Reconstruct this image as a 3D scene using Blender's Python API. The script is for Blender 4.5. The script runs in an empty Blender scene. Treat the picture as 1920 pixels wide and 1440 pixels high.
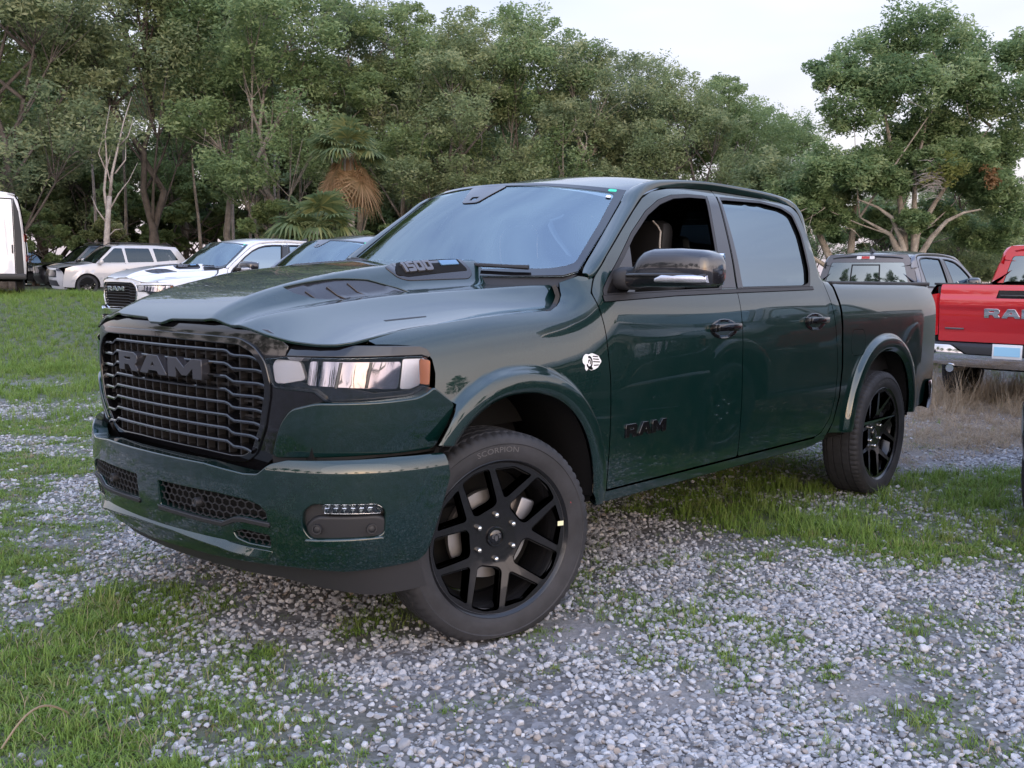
import bpy, bmesh, math, random
import numpy as np
from mathutils import Vector, Matrix, Euler
from mathutils.geometry import delaunay_2d_cdt
random.seed(7); RNG=np.random.default_rng(7)
scene=bpy.context.scene
COL=scene.collection
PI=math.pi
# ------------------------------------------------------------------ camera
CPOS=(2.763183,3.452292,1.396984); YAW=math.radians(221.74818); PITCH=math.radians(-6.118689); ROLL=math.radians(0.660582)
FX,FY=math.cos(YAW),math.sin(YAW)
_fw=np.array([math.cos(PITCH)*FX,math.cos(PITCH)*FY,math.sin(PITCH)])
_r0=np.array([FY,-FX,0.0]); _u0=np.cross(_r0,_fw)
_r=_r0*math.cos(ROLL)+_u0*math.sin(ROLL); _u=-_r0*math.sin(ROLL)+_u0*math.cos(ROLL)
cd=bpy.data.cameras.new('camera'); cam=bpy.data.objects.new('camera',cd); COL.objects.link(cam)
_M=Matrix.Identity(4)
for i in range(3):
    _M[i][0]=_r[i]; _M[i][1]=_u[i]; _M[i][2]=-_fw[i]; _M[i][3]=CPOS[i]
cam.matrix_world=_M
cd.sensor_width=36; cd.lens=34.695; cd.clip_start=.05; cd.clip_end=3000
scene.camera=cam
def W(lat,dep):            # metres to the right of / ahead of the camera's foot -> world x, y
    return CPOS[0]+FX*dep+FY*lat, CPOS[1]+FY*dep-FX*lat
def LD(x,y):
    dx=x-CPOS[0]; dy=y-CPOS[1]
    return dx*FY-dy*FX, dx*FX+dy*FY
# ------------------------------------------------------------------ sky and light: thin evening overcast, glow low behind the camera
SUN_EL=math.radians(8); SUN_AZ=math.radians(58)        # azimuth from +x towards +y
world=bpy.data.worlds.new('World'); scene.world=world; world.use_nodes=True
nt=world.node_tree; nt.nodes.clear()
def wn(t,**k):
    n=nt.nodes.new(t)
    for a,b in k.items(): setattr(n,a,b)
    return n
w_out=wn('ShaderNodeOutputWorld'); w_add=wn('ShaderNodeAddShader')
b1=wn('ShaderNodeBackground'); b2=wn('ShaderNodeBackground')
sk=wn('ShaderNodeTexSky',sky_type='NISHITA',sun_disc=False)
sk.sun_elevation=SUN_EL; sk.sun_rotation=PI/2-SUN_AZ; sk.air_density=1.2; sk.dust_density=2.0
b1.inputs['Strength'].default_value=.05
tc=wn('ShaderNodeTexCoord'); sx=wn('ShaderNodeSeparateXYZ'); nt.links.new(tc.outputs['Generated'],sx.inputs[0])
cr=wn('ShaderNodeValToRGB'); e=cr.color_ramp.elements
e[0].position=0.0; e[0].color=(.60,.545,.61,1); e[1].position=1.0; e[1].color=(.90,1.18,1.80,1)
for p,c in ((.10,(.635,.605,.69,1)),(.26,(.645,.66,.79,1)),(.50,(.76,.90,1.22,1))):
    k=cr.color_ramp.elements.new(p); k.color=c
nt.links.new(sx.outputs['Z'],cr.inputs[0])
mp=wn('ShaderNodeMapping'); mp.inputs['Scale'].default_value=(1.0,1.0,4.5); nt.links.new(tc.outputs['Generated'],mp.inputs[0])
nz=wn('ShaderNodeTexNoise'); nz.inputs['Scale'].default_value=1.7; nz.inputs['Detail'].default_value=4; nz.inputs['Roughness'].default_value=.52
nt.links.new(mp.outputs[0],nz.inputs['Vector'])
cr2=wn('ShaderNodeValToRGB'); e=cr2.color_ramp.elements
e[0].position=.38; e[0].color=(.80,.80,.88,1); e[1].position=.62; e[1].color=(1.05,1.03,1.03,1)
nt.links.new(nz.outputs[0],cr2.inputs[0])
mx=wn('ShaderNodeMix',data_type='RGBA',blend_type='MULTIPLY'); mx.inputs[0].default_value=1.0
nt.links.new(cr.outputs[0],mx.inputs[6]); nt.links.new(cr2.outputs[0],mx.inputs[7])
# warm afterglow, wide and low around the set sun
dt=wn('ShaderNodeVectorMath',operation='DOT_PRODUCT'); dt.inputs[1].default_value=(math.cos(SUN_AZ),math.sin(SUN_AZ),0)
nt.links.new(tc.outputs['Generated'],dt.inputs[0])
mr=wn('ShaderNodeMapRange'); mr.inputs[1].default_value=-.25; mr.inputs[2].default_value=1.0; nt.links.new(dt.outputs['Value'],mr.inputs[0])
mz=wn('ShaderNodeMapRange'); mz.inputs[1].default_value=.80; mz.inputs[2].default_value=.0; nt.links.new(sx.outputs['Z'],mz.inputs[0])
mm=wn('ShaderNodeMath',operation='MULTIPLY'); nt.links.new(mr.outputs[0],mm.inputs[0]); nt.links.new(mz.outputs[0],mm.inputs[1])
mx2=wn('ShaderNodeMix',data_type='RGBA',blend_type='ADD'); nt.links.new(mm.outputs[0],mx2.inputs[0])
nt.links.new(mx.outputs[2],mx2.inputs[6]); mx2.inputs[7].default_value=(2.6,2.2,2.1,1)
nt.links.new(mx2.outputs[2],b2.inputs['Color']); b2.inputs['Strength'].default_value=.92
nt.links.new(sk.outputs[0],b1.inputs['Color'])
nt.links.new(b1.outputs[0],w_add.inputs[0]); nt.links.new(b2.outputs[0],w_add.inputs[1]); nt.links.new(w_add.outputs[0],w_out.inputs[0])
sd=bpy.data.lights.new('sun','SUN'); sd.energy=.5; sd.angle=math.radians(70); sd.color=(1,.90,.82)
so=bpy.data.objects.new('sun',sd); COL.objects.link(so)
_sd=Vector((math.cos(SUN_AZ)*math.cos(.30),math.sin(SUN_AZ)*math.cos(.30),math.sin(.30)))
so.rotation_euler=_sd.to_track_quat('Z','Y').to_euler()
vs=scene.view_settings; vs.view_transform='Standard'; vs.look='None'; vs.exposure=.5; vs.gamma=1; vs.use_curve_mapping=False
scene.render.engine='CYCLES'
scene.cycles.max_bounces=8; scene.cycles.transparent_max_bounces=16
# ------------------------------------------------------------------ materials
MATS={}
def mat(name,col=(.5,.5,.5),rough=.5,metal=0,coat=0,spec=.5,**k):
    if name in MATS: return MATS[name]
    m=bpy.data.materials.new(name); m.use_nodes=True
    b=m.node_tree.nodes['Principled BSDF']
    b.inputs['Base Color'].default_value=(*col,1); b.inputs['Roughness'].default_value=rough
    b.inputs['Metallic'].default_value=metal; b.inputs['Coat Weight'].default_value=coat
    b.inputs['Specular IOR Level'].default_value=spec; b.inputs['Coat Roughness'].default_value=.02
    for a,v in k.items(): b.inputs[a.replace('_',' ')].default_value=v
    MATS[name]=m; return m
class N:     # small node helper for one material
    def __init__(s,m): s.t=m.node_tree; s.b=s.t.nodes.get('Principled BSDF')
    def n(s,t,ins=None,**k):
        x=s.t.nodes.new(t)
        for a,b in k.items(): setattr(x,a,b)
        for a,b in (ins or {}).items():
            if hasattr(b,'is_output'): s.t.links.new(b,x.inputs[a])
            else: x.inputs[a].default_value=b
        return x
    def l(s,a,b): s.t.links.new(a,b)
    def noise(s,scale,detail=4,rough=.55,vec=None):
        ins={'Scale':scale,'Detail':detail,'Roughness':rough}
        x=s.n('ShaderNodeTexNoise',ins)
        s.l(vec if vec is not None else s.n('ShaderNodeTexCoord').outputs['Object'],x.inputs['Vector']); return x.outputs[0]
    def ramp(s,fac,*stops):
        x=s.n('ShaderNodeValToRGB'); el=x.color_ramp.elements
        el[0].position=stops[0][0]; el[0].color=(*stops[0][1],1); el[1].position=stops[-1][0]; el[1].color=(*stops[-1][1],1)
        for p,c in stops[1:-1]: q=el.new(p); q.color=(*c,1)
        s.l(fac,x.inputs[0]); return x.outputs[0]
    def mix(s,f,a,b,mode='MIX'):
        x=s.n('ShaderNodeMix',data_type='RGBA',blend_type=mode)
        for i,v in ((0,f),(6,a),(7,b)):
            if hasattr(v,'is_output'): s.l(v,x.inputs[i])
            else: x.inputs[i].default_value=v if i==0 else (*v,1)
        return x.outputs[2]
    def bump(s,h,strength=.2,dist=.01):
        x=s.n('ShaderNodeBump',{'Strength':strength,'Distance':dist}); s.l(h,x.inputs['Height']); s.l(x.outputs[0],s.b.inputs['Normal'])
    def math(s,op,a,b=None,clamp=False):
        x=s.n('ShaderNodeMath',operation=op,use_clamp=clamp)
        for i,v in ((0,a),(1,b)):
            if v is None: continue
            if hasattr(v,'is_output'): s.l(v,x.inputs[i])
            else: x.inputs[i].default_value=v
        return x.outputs[0]
# car paint: flake, clear coat, dust that settles low on the body
def paint(name,col,metal=.35,flake=.25,dust=1.0,rough=.32,spec=.5):
    m=mat(name,col,rough,metal,1.0,spec); h=N(m); b=h.b
    b.inputs['Coat IOR'].default_value=1.68
    fl=h.noise(900,1,.5)
    c=h.mix(h.math('MULTIPLY',fl,flake),col,tuple(min(1,x*2.0+.003) for x in col))
    tcn=h.n('ShaderNodeTexCoord'); sp=h.n('ShaderNodeSeparateXYZ'); h.l(tcn.outputs['Object'],sp.inputs[0])
    low=h.n('ShaderNodeMapRange',{1:.85,2:.38}); h.l(sp.outputs['Z'],low.inputs[0])
    sp1=h.ramp(h.noise(95,5,.75),(.50,(0,0,0)),(.72,(1,1,1))); sp2=h.ramp(h.noise(9,4,.6),(.42,(0,0,0)),(.75,(1,1,1)))
    f=h.math('MULTIPLY',h.math('MULTIPLY',low.outputs[0],sp1),sp2); f=h.math('MULTIPLY',f,.30*dust,True)
    film=h.math('MULTIPLY',sp2,.015*dust)
    f=h.math('ADD',f,film,True)
    h.l(h.mix(f,c,(.24,.23,.21)),b.inputs['Base Color'])
    cw=h.math('SUBTRACT',1.0,h.math('MULTIPLY',f,1.6),True); h.l(cw,b.inputs['Coat Weight'])
    rr=h.n('ShaderNodeMapRange',{1:.3,2:.7,3:.0,4:.018}); h.l(h.noise(14,3,.6),rr.inputs[0]); h.l(rr.outputs[0],b.inputs['Coat Roughness'])
    return m
P_GREEN=paint('dark_green_paint',(.0007,.0130,.0112),.3,.4,rough=.36,spec=.15)
P_WHITE=paint('white_paint',(.60,.61,.63),.0,.0,.4)
P_BEIGE=paint('stone_grey_paint',(.44,.43,.425),.15,.1,.5)
P_BLACK=paint('black_paint',(.006,.006,.009),.2,.2,.6)
P_GREY=paint('granite_grey_paint',(.075,.078,.092),.55,.3,.5)
P_RED=paint('red_paint',(.48,.004,.010),.25,.2,.4)
BLK=mat('gloss_black_trim',(.005,.005,.006),.09,0,.6)
PLA=mat('black_plastic',(.016,.016,.018),.55); 
_h=N(PLA); _h.bump(_h.noise(1400,2,.6),.25,.0006)
DRK=mat('dark_underbody',(.006,.006,.006),.8,0,0,.2)
LIN=mat('wheel_well_liner',(.010,.010,.011),.85,0,0,.2); _h=N(LIN)
_h.l(_h.ramp(_h.noise(60,5,.8),(.62,(.009,.009,.010)),(.75,(.06,.058,.055))),_h.b.inputs['Base Color'])
CHR=mat('chrome',(.78,.78,.80),.06,1.0)
STL=mat('bright_steel',(.62,.60,.56),.16,1.0)
GRY=mat('satin_grey_metal',(.16,.16,.17),.35,.9)
RUB=mat('black_rubber_seal',(.010,.010,.011),.6)
RIM=mat('satin_black_rim',(.010,.010,.011),.22,.2,.25)
TYR=mat('tyre_rubber',(.022,.021,.022),.72); _h=N(TYR)
_h.l(_h.ramp(_h.noise(7,5,.7),(.35,(.012,.012,.0135)),(.7,(.029,.029,.033))),_h.b.inputs['Base Color']); _h.bump(_h.noise(220,3,.6),.25,.001)
LEA=mat('black_leather',(.010,.010,.011),.5)
PIP=mat('seat_piping',(.55,.52,.48),.6)
WHT=mat('white_vinyl',(.78,.78,.78),.4)
REDL=mat('red_lamp_plastic',(.45,.008,.012),.12,0,.6)
AMB=mat('amber_reflector',(.55,.20,.09),.15,0,.5)
LEN=mat('reflector_chrome',(.85,.85,.88),.10,1.0)
LMP=mat('lamp_reflector_grey',(.22,.215,.25),.06,1.0)
SAT=mat('satin_dark_trim',(.022,.022,.026),.24,.2,.4)
PLATE=mat('blank_blue_plate',(.36,.66,.85),.5)
BLUE=mat('blue_strip',(.10,.20,.33),.4)
REDD=mat('red_paint_dot',(.6,.03,.03),.5)
YEL=mat('yellow_sticker',(.75,.72,.45),.5)
TEAL=mat('green_sticker',(.05,.55,.35),.5)
DISC=mat('brake_disc_steel',(.45,.43,.41),.35,.9)
def glassmat(name,tint,ior,thru):
    m=bpy.data.materials.new(name); m.use_nodes=True; t=m.node_tree; t.nodes.clear(); MATS[name]=m
    o=t.nodes.new('ShaderNodeOutputMaterial'); mxs=t.nodes.new('ShaderNodeMixShader'); fr=t.nodes.new('ShaderNodeFresnel'); fr.inputs[0].default_value=ior
    tr=t.nodes.new('ShaderNodeBsdfTransparent'); tr.inputs[0].default_value=(*tint,1)
    gl=t.nodes.new('ShaderNodeBsdfGlossy'); gl.inputs['Roughness'].default_value=.0; gl.inputs['Color'].default_value=(.76,.92,1,1)
    t.links.new(fr.outputs[0],mxs.inputs[0]); t.links.new(gl.outputs[0],mxs.inputs[2])
    if thru<1:
        df=t.nodes.new('ShaderNodeBsdfDiffuse'); df.inputs[0].default_value=(.01,.012,.014,1); m2=t.nodes.new('ShaderNodeMixShader'); m2.inputs[0].default_value=thru
        t.links.new(df.outputs[0],m2.inputs[1]); t.links.new(tr.outputs[0],m2.inputs[2]); t.links.new(m2.outputs[0],mxs.inputs[1])
    else: t.links.new(tr.outputs[0],mxs.inputs[1])
    t.links.new(mxs.outputs[0],o.inputs[0]); return m
WIN=glassmat('windscreen_glass',(.66,.78,.80),2.9,1)
TNT=glassmat('privacy_glass',(.10,.10,.11),3.5,.35)
CGL=glassmat('car_window_glass',(.22,.24,.25),1.7,.8)
CLR=glassmat('lamp_lens',(.93,.94,.96),1.8,1)
# ------------------------------------------------------------------ object helpers
def link(o,parent=None):
    COL.objects.link(o)
    if parent is not None: o.parent=parent
    return o
def thing(name,label,cat,loc=(0,0,0),rz=0,group=None):
    o=bpy.data.objects.new(name,None); o.empty_display_size=.2; link(o)
    o.location=loc; o.rotation_euler=(0,0,rz); o['label']=label; o['category']=cat
    if group: o['group']=group
    return o
def tag(o,label=None,cat=None,group=None,kind=None):
    for k,v in (('label',label),('category',cat),('group',group),('kind',kind)):
        if v: o[k]=v
    return o
def mesh_obj(name,V,F,m,parent=None,normals=None,smooth=True,loc=None,mats=None,midx=None):
    me=bpy.data.meshes.new(name); me.from_pydata([tuple(map(float,v)) for v in V],[],[tuple(map(int,f)) for f in F])
    if mats:
        for q in mats: me.materials.append(q)
        if midx is not None: me.polygons.foreach_set('material_index',np.array(midx,dtype=np.int32))
    elif m is not None: me.materials.append(m)
    me.polygons.foreach_set('use_smooth',np.full(len(me.polygons),smooth))
    if normals is not None: me.normals_split_custom_set_from_vertices([tuple(map(float,n)) for n in normals])
    me.update()
    o=bpy.data.objects.new(name,me)
    if loc is not None: o.location=loc
    return link(o,parent)
class MB:      # collects simple shapes into ONE mesh
    def __init__(s): s.V=[]; s.F=[]; s.mi=[]; s.cur=0
    def add(s,V,F):
        n=len(s.V); s.V+= [tuple(v) for v in V]; s.F+=[tuple(i+n for i in f) for f in F]; s.mi+=[s.cur]*len(F); return s
    def box(s,c,d,R=None,bev=0):
        hx,hy,hz=d[0]/2,d[1]/2,d[2]/2
        if bev<=0:
            V=[(sx*hx,sy*hy,sz*hz) for sx in(-1,1) for sy in(-1,1) for sz in(-1,1)]
            F=[(0,1,3,2),(4,6,7,5),(0,4,5,1),(2,3,7,6),(0,2,6,4),(1,5,7,3)]
        else:
            b=min(bev,hx*.9,hy*.9,hz*.9); bm=bmesh.new(); bmesh.ops.create_cube(bm,size=1)
            for v in bm.verts: v.co=Vector((v.co.x*d[0],v.co.y*d[1],v.co.z*d[2]))
            bmesh.ops.bevel(bm,geom=bm.edges[:]+bm.verts[:],offset=b,segments=2,affect='EDGES',profile=.5)
            V=[tuple(v.co) for v in bm.verts]; F=[tuple(v.index for v in f.verts) for f in bm.faces]; bm.free()
        if R is not None: V=[tuple(R@Vector(v)) for v in V]
        return s.add([(v[0]+c[0],v[1]+c[1],v[2]+c[2]) for v in V],F)
    def tube(s,pts,rad,seg=8,cap=True):
        P=[Vector(p) for p in pts]; n=len(P); rad=rad if hasattr(rad,'__len__') else [rad]*n
        V=[];F=[]; up=None
        for i in range(n):
            d=(P[min(i+1,n-1)]-P[max(i-1,0)]).normalized()
            if up is None: up=d.orthogonal().normalized()
            up=(up-d*up.dot(d)); up=up.normalized() if up.length>1e-6 else d.orthogonal().normalized()
            sd=d.cross(up)
            for k in range(seg):
                a=2*PI*k/seg; V.append(P[i]+(up*math.cos(a)+sd*math.sin(a))*rad[i])
        for i in range(n-1):
            for k in range(seg):
                a=i*seg+k; b=i*seg+(k+1)%seg; F.append((a,b,b+seg,a+seg))
        if cap: F.append(tuple(range(seg-1,-1,-1))); F.append(tuple((n-1)*seg+k for k in range(seg)))
        return s.add(V,F)
    def lathe(s,prof,seg=48,axis='y',c=(0,0,0),close=False):
        V=[];F=[]; m=len(prof)
        for k in range(seg):
            a=2*PI*k/seg; ca,sa=math.cos(a),math.sin(a)
            for r,h in prof:
                p={'y':(r*ca,h,r*sa),'z':(r*ca,r*sa,h),'x':(h,r*ca,r*sa)}[axis]
                V.append((p[0]+c[0],p[1]+c[1],p[2]+c[2]))
        mm=m if close else m-1
        for k in range(seg):
            for i in range(mm):
                j=(i+1)%m; a=k*m+i; b=k*m+j; cc=((k+1)%seg)*m+j; d=((k+1)%seg)*m+i
                F.append((a,b,cc,d))
        return s.add(V,F)
    def prism(s,poly,y0,y1,fn):     # polygon extruded: fn(u,v,h)
        n=len(poly); V=[fn(u,v,y0) for u,v in poly]+[fn(u,v,y1) for u,v in poly]
        F=[tuple(range(n)),tuple(range(2*n-1,n-1,-1))]+[(i,i+n,(i+1)%n+n,(i+1)%n) for i in range(n)]
        return s.add(V,F)
    def obj(s,name,m,parent=None,smooth=True,sharp=40,fix=True,loc=None,mats=None):
        bm=bmesh.new(); vs=[bm.verts.new(v) for v in s.V]
        for f,mi in zip(s.F,s.mi):
            try: q=bm.faces.new([vs[i] for i in f]); q.material_index=mi; q.smooth=smooth
            except ValueError: pass
        if fix: bmesh.ops.recalc_face_normals(bm,faces=bm.faces[:])
        if smooth and sharp:
            lim=math.radians(sharp)
            for e in bm.edges:
                if len(e.link_faces)==2 and e.calc_face_angle(0)>lim: e.smooth=False
        me=bpy.data.meshes.new(name); bm.to_mesh(me); bm.free()
        for q in (mats or [m]): me.materials.append(q)
        o=bpy.data.objects.new(name,me)
        if loc is not None: o.location=loc
        return link(o,parent)
def children_of(o): return CH.get(o.name,[])
def copy_tree(o,parent=None,matmap=None,skip=()):
    c=o.copy(); COL.objects.link(c); c.parent=parent
    if matmap and c.type=='MESH':
        for i,sl in enumerate(c.material_slots):
            if sl.material and sl.material.name in matmap:
                q=matmap[sl.material.name]; sl.link='OBJECT'; sl.material=q
    for ch in list(o.children):
        if ch.name.split('.')[0] in skip: continue
        copy_tree(ch,c,matmap,skip)
    return c
# ------------------------------------------------------------------ curved sheet-metal panels
def fillet(poly,r,n=4):
    if r<=0: return list(poly)
    out=[]; m=len(poly)
    for i in range(m):
        p=np.array(poly[i],float); a=np.array(poly[i-1],float); b=np.array(poly[(i+1)%m],float)
        la=np.linalg.norm(a-p); lb=np.linalg.norm(b-p)
        if la<1e-9 or lb<1e-9: continue
        ca=np.dot((a-p)/la,(b-p)/lb)
        if ca<-.985: out.append(tuple(p)); continue
        q=min(r,la*.45,lb*.45); s=p+(a-p)/la*q; e_=p+(b-p)/lb*q
        for k in range(n+1):
            t=k/n; out.append(tuple((1-t)**2*s+2*t*(1-t)*p+t*t*e_))
    return out
def resample(poly,step):
    out=[]; m=len(poly)
    for i in range(m):
        a=np.array(poly[i]); b=np.array(poly[(i+1)%m]); k=max(1,int(math.ceil(np.linalg.norm(b-a)/step)))
        for j in range(k): out.append(tuple(a+(b-a)*j/k))
    return out
def area(p):
    p=np.array(p); q=np.roll(p,-1,0); return .5*np.sum(p[:,0]*q[:,1]-q[:,0]*p[:,1])
def inset(poly,d):          # positive = shrink (ccw polygon)
    p=np.array(poly,float); n=len(p); a=np.roll(p,1,0); b=np.roll(p,-1,0)
    t=b-a; t/=np.linalg.norm(t,axis=1)[:,None]+1e-12
    nrm=np.stack([-t[:,1],t[:,0]],1)
    return [tuple(x) for x in p+nrm*d]
def inpoly(P,poly):
    x,y=P[:,0],P[:,1]; q=np.array(poly); r=np.roll(q,-1,0); c=np.zeros(len(P),bool)
    for (x1,y1),(x2,y2) in zip(q,r):
        if y1==y2: continue
        k=((y1>y)!=(y2>y))&(x<(x2-x1)*(y-y1)/(y2-y1)+x1); c^=k
    return c
def segdist(P,poly):
    q=np.array(poly); r=np.roll(q,-1,0); best=np.full(len(P),1e9)
    for a,b in zip(q,r):
        d=b-a; t=np.clip(((P-a)@d)/(d@d+1e-12),0,1); best=np.minimum(best,np.linalg.norm(P-(a+t[:,None]*d),axis=1))
    return best
def fnormal(fn,u,v,ref):
    e=1.5e-3
    a=fn(u+e,v)-fn(u-e,v); b=fn(u,v+e)-fn(u,v-e); n=np.cross(a,b); n/=np.linalg.norm(n,axis=1)[:,None]+1e-12
    X=fn(u,v)
    if callable(ref): r=ref(X)
    else: r=np.array(ref)
    s=np.sign(np.sum(n*(X-r),1)); s[s==0]=1
    return n*s[:,None]
def bodyref(X):
    r=np.zeros_like(X); r[:,0]=np.clip(X[:,0],-4.2,.1); r[:,2]=.75; return r
def panel_mesh(fn,outline,holes=(),step=.05,depth=.018,ref=bodyref,off=0,extra=None,edge=.0025,hdepth=None,rnd=0,gap=0,bstep=None):
    O=fillet(outline,rnd) if rnd else list(outline)
    if area(O)<0: O=O[::-1]
    bs=bstep or step
    O=resample(O,bs)
    if gap: O=inset(O,gap)
    H=[]
    for h in holes:
        hh=list(h)
        if area(hh)>0: hh=hh[::-1]
        H.append(resample(hh,bs))
    Oa=np.array(O); lo=Oa.min(0); hi=Oa.max(0)
    gx=np.arange(lo[0]+step*.5,hi[0],step); gy=np.arange(lo[1]+step*.5,hi[1],step)
    G=np.stack(np.meshgrid(gx,gy),-1).reshape(-1,2)
    if extra is not None: G=np.concatenate([G,np.array(extra,float).reshape(-1,2)])
    if len(G):
        k=inpoly(G,O)
        for h in H: k&=~inpoly(G,h)
        G=G[k]
        if len(G):
            d=segdist(G,O)
            for h in H: d=np.minimum(d,segdist(G,h))
            ne=0 if extra is None else len(np.array(extra).reshape(-1,2))
            G=G[d>bs*.35]
            if ne:
                E_=np.array(extra,float).reshape(-1,2); isx=np.array([0])
                dm=np.full(len(G),1e9)
                for i in range(0,len(E_),200):
                    q=np.linalg.norm(G[:,None]-E_[None,i:i+200],axis=2); q[q<1e-9]=1e9; 
                    dm=np.minimum(dm,q.min(1))
                key={tuple(np.round(e,6)) for e in E_}
                me_=np.array([tuple(np.round(g,6)) in key for g in G])
                G=G[me_|(dm>step*.6)]
    loops=[O]+H; verts=[]; edges=[]; lp=[]
    for L in loops:
        s=len(verts); verts+=L; lp.append(list(range(s,s+len(L))))
        edges+=[(s+i,s+(i+1)%len(L)) for i in range(len(L))]
    verts+= [tuple(g) for g in G]
    r=delaunay_2d_cdt([Vector(v) for v in verts],edges,[],0,1e-7)
    ov=np.array([tuple(v) for v in r[0]]); tri=[t for t in r[2] if len(t)==3]; tri=np.array(tri)
    cen=ov[tri].mean(1); k=inpoly(cen,O)
    for h in H: k&=~inpoly(cen,h)
    tri=tri[k]
    u,v=ov[:,0],ov[:,1]
    n=fnormal(fn,u,v,ref); X=fn(u,v)+n*off
    tn=np.cross(X[tri[:,1]]-X[tri[:,0]],X[tri[:,2]]-X[tri[:,0]])
    fl=np.sum(tn*n[tri[:,0]],1)<0
    tri[fl]=tri[fl][:,::-1]
    V=[X]; NN=[n]; F=[tuple(t) for t in tri]; base=len(X)
    for li,L in enumerate(loops):
        q=np.array(L); m=len(q); un=q[:,0]; vn=q[:,1]
        nn=fnormal(fn,un,vn,ref); P=fn(un,vn)+nn*off
        e_=1e-3
        a=np.roll(q,1,0); b=np.roll(q,-1,0); t=b-a; t/=np.linalg.norm(t,axis=1)[:,None]+1e-12
        on=np.stack([t[:,1],-t[:,0]],1)          # points out of the kept area
        D=fn(un+on[:,0]*e_,vn+on[:,1]*e_)-fn(un,vn); D-=nn*np.sum(D*nn,1)[:,None]; D/=np.linalg.norm(D,axis=1)[:,None]+1e-12
        dd=depth if li==0 or hdepth is None else hdepth
        if dd<=0: continue
        h1=(nn+D); h1/=np.linalg.norm(h1,axis=1)[:,None]+1e-12
        rows=[(P,nn),(P+D*edge*.6-nn*edge*.4,h1),(P+D*edge-nn*edge,D),(P+D*edge-nn*dd,D)]
        s=base
        for a_,b_ in rows: V.append(a_); NN.append(b_)
        base+=4*m
        for k in range(3):
            for i in range(m):
                j=(i+1)%m; A=s+k*m+i; B=s+k*m+j; F.append((A,s+(k+1)*m+i,s+(k+1)*m+j,B))
    return np.concatenate(V),np.concatenate(NN),F
def panel(name,fn,outline,m,parent,**k):
    both=k.pop('both',False); smats=k.pop('label',None)
    V,Nn,F=panel_mesh(fn,outline,**k)
    o=mesh_obj(name,V,F,m,parent,normals=Nn)
    if not both: return o
    V2=V*np.array([1,-1,1]); N2=Nn*np.array([1,-1,1]); F2=[f[::-1] for f in F]
    o2=mesh_obj(name,V2,F2,m,parent,normals=N2)
    return o,o2
def mirror_obj(o,parent):
    me=o.data.copy(); bm=bmesh.new(); bm.from_mesh(me)
    for v in bm.verts: v.co.y*=-1
    bmesh.ops.reverse_faces(bm,faces=bm.faces[:]); bm.to_mesh(me); bm.free()
    c=bpy.data.objects.new(o.name.split('.')[0],me); c.location=(o.location.x,-o.location.y,o.location.z)
    return link(c,parent)
def sym(pts): # right half (s>=0 going outwards..) -> full closed outline
    return list(pts)+[(-a,b) for a,b in reversed(pts) if abs(a)>1e-6]
def pc(xs,ys):
    xs=np.array(xs,float); ys=np.array(ys,float); n=len(xs)
    h=np.diff(xs); d=np.diff(ys)/h; m=np.zeros(n)
    for i in range(1,n-1):
        if d[i-1]*d[i]>0:
            w1=2*h[i]+h[i-1]; w2=h[i]+2*h[i-1]
            m[i]=(w1+w2)/(w1/d[i-1]+w2/d[i])
    m[0]=d[0]; m[-1]=d[-1]
    def f(x):
        x=np.asarray(x,float)
        i=np.clip(np.searchsorted(xs,x)-1,0,n-2)
        t=(x-xs[i])/h[i]; tc=np.clip(t,0,1)
        a=2*tc**3-3*tc**2+1; b=tc**3-2*tc**2+tc; c=-2*tc**3+3*tc**2; e=tc**3-tc**2
        y=a*ys[i]+b*h[i]*m[i]+c*ys[i+1]+e*h[i]*m[i+1]
        y=y+np.where(t>1,(x-xs[-1])*m[-1],0)+np.where(t<0,(x-xs[0])*m[0],0)
        return y
    return f
def crv(ts,ys):
    # catmull-rom through points (non monotone ok)
    ts=np.array(ts,float); ys=np.array(ys,float); n=len(ts)
    m=np.gradient(ys,ts)
    h=np.diff(ts)
    def f(x):
        x=np.asarray(x,float)
        i=np.clip(np.searchsorted(ts,x)-1,0,n-2)
        t=(x-ts[i])/h[i]; tc=np.clip(t,0,1)
        a=2*tc**3-3*tc**2+1; b=tc**3-2*tc**2+tc; c=-2*tc**3+3*tc**2; e=tc**3-tc**2
        y=a*ys[i]+b*h[i]*m[i]+c*ys[i+1]+e*h[i]*m[i+1]
        y=y+np.where(t>1,(x-ts[-1])*m[-1],0)+np.where(t<0,(x-ts[0])*m[0],0)
        return y
    return f
def ss(a,b,x):
    t=np.clip((x-a)/(b-a),0,1); return t*t*(3-2*t)
# ---- truck body surfaces (x forward from the front axle, y to the driver's side, z up) ----
Dy=pc([.25,.36,.44,.50,.62,.80,1.0,1.1,1.17,1.22,1.27,1.31,1.36,1.50,1.65,1.75,1.80,1.85,1.90,1.95],
      [.86,.905,.945,.957,.966,.973,.976,.974,.969,.961,.949,.936,.918,.876,.822,.783,.762,.735,.70,.655])
Dz=pc([.25,1.75,1.80,1.85,1.90,1.95],[.25,1.75,1.798,1.838,1.868,1.887])
Fy=pc([.25,.36,.44,.50,.62,.80,.90,1.0,1.07,1.13,1.19,1.25,1.31,1.40],
      [.86,.905,.945,.957,.966,.972,.970,.963,.952,.937,.912,.872,.82,.74])
Fz=pc([.25,1.0,1.07,1.13,1.19,1.25,1.31,1.40],[.25,1.0,1.066,1.118,1.159,1.187,1.205,1.22])
ze=pc([-.6,-.38,0,.31,.55,.66,.75,.9],[1.275,1.267,1.249,1.223,1.197,1.178,1.158,1.12])
By=pc([.25,.36,.44,.50,.62,.80,1.0,1.1,1.2,1.26,1.31,1.36,1.385,1.40],
      [.86,.905,.945,.957,.966,.973,.976,.976,.972,.962,.944,.922,.905,.88])
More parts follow.
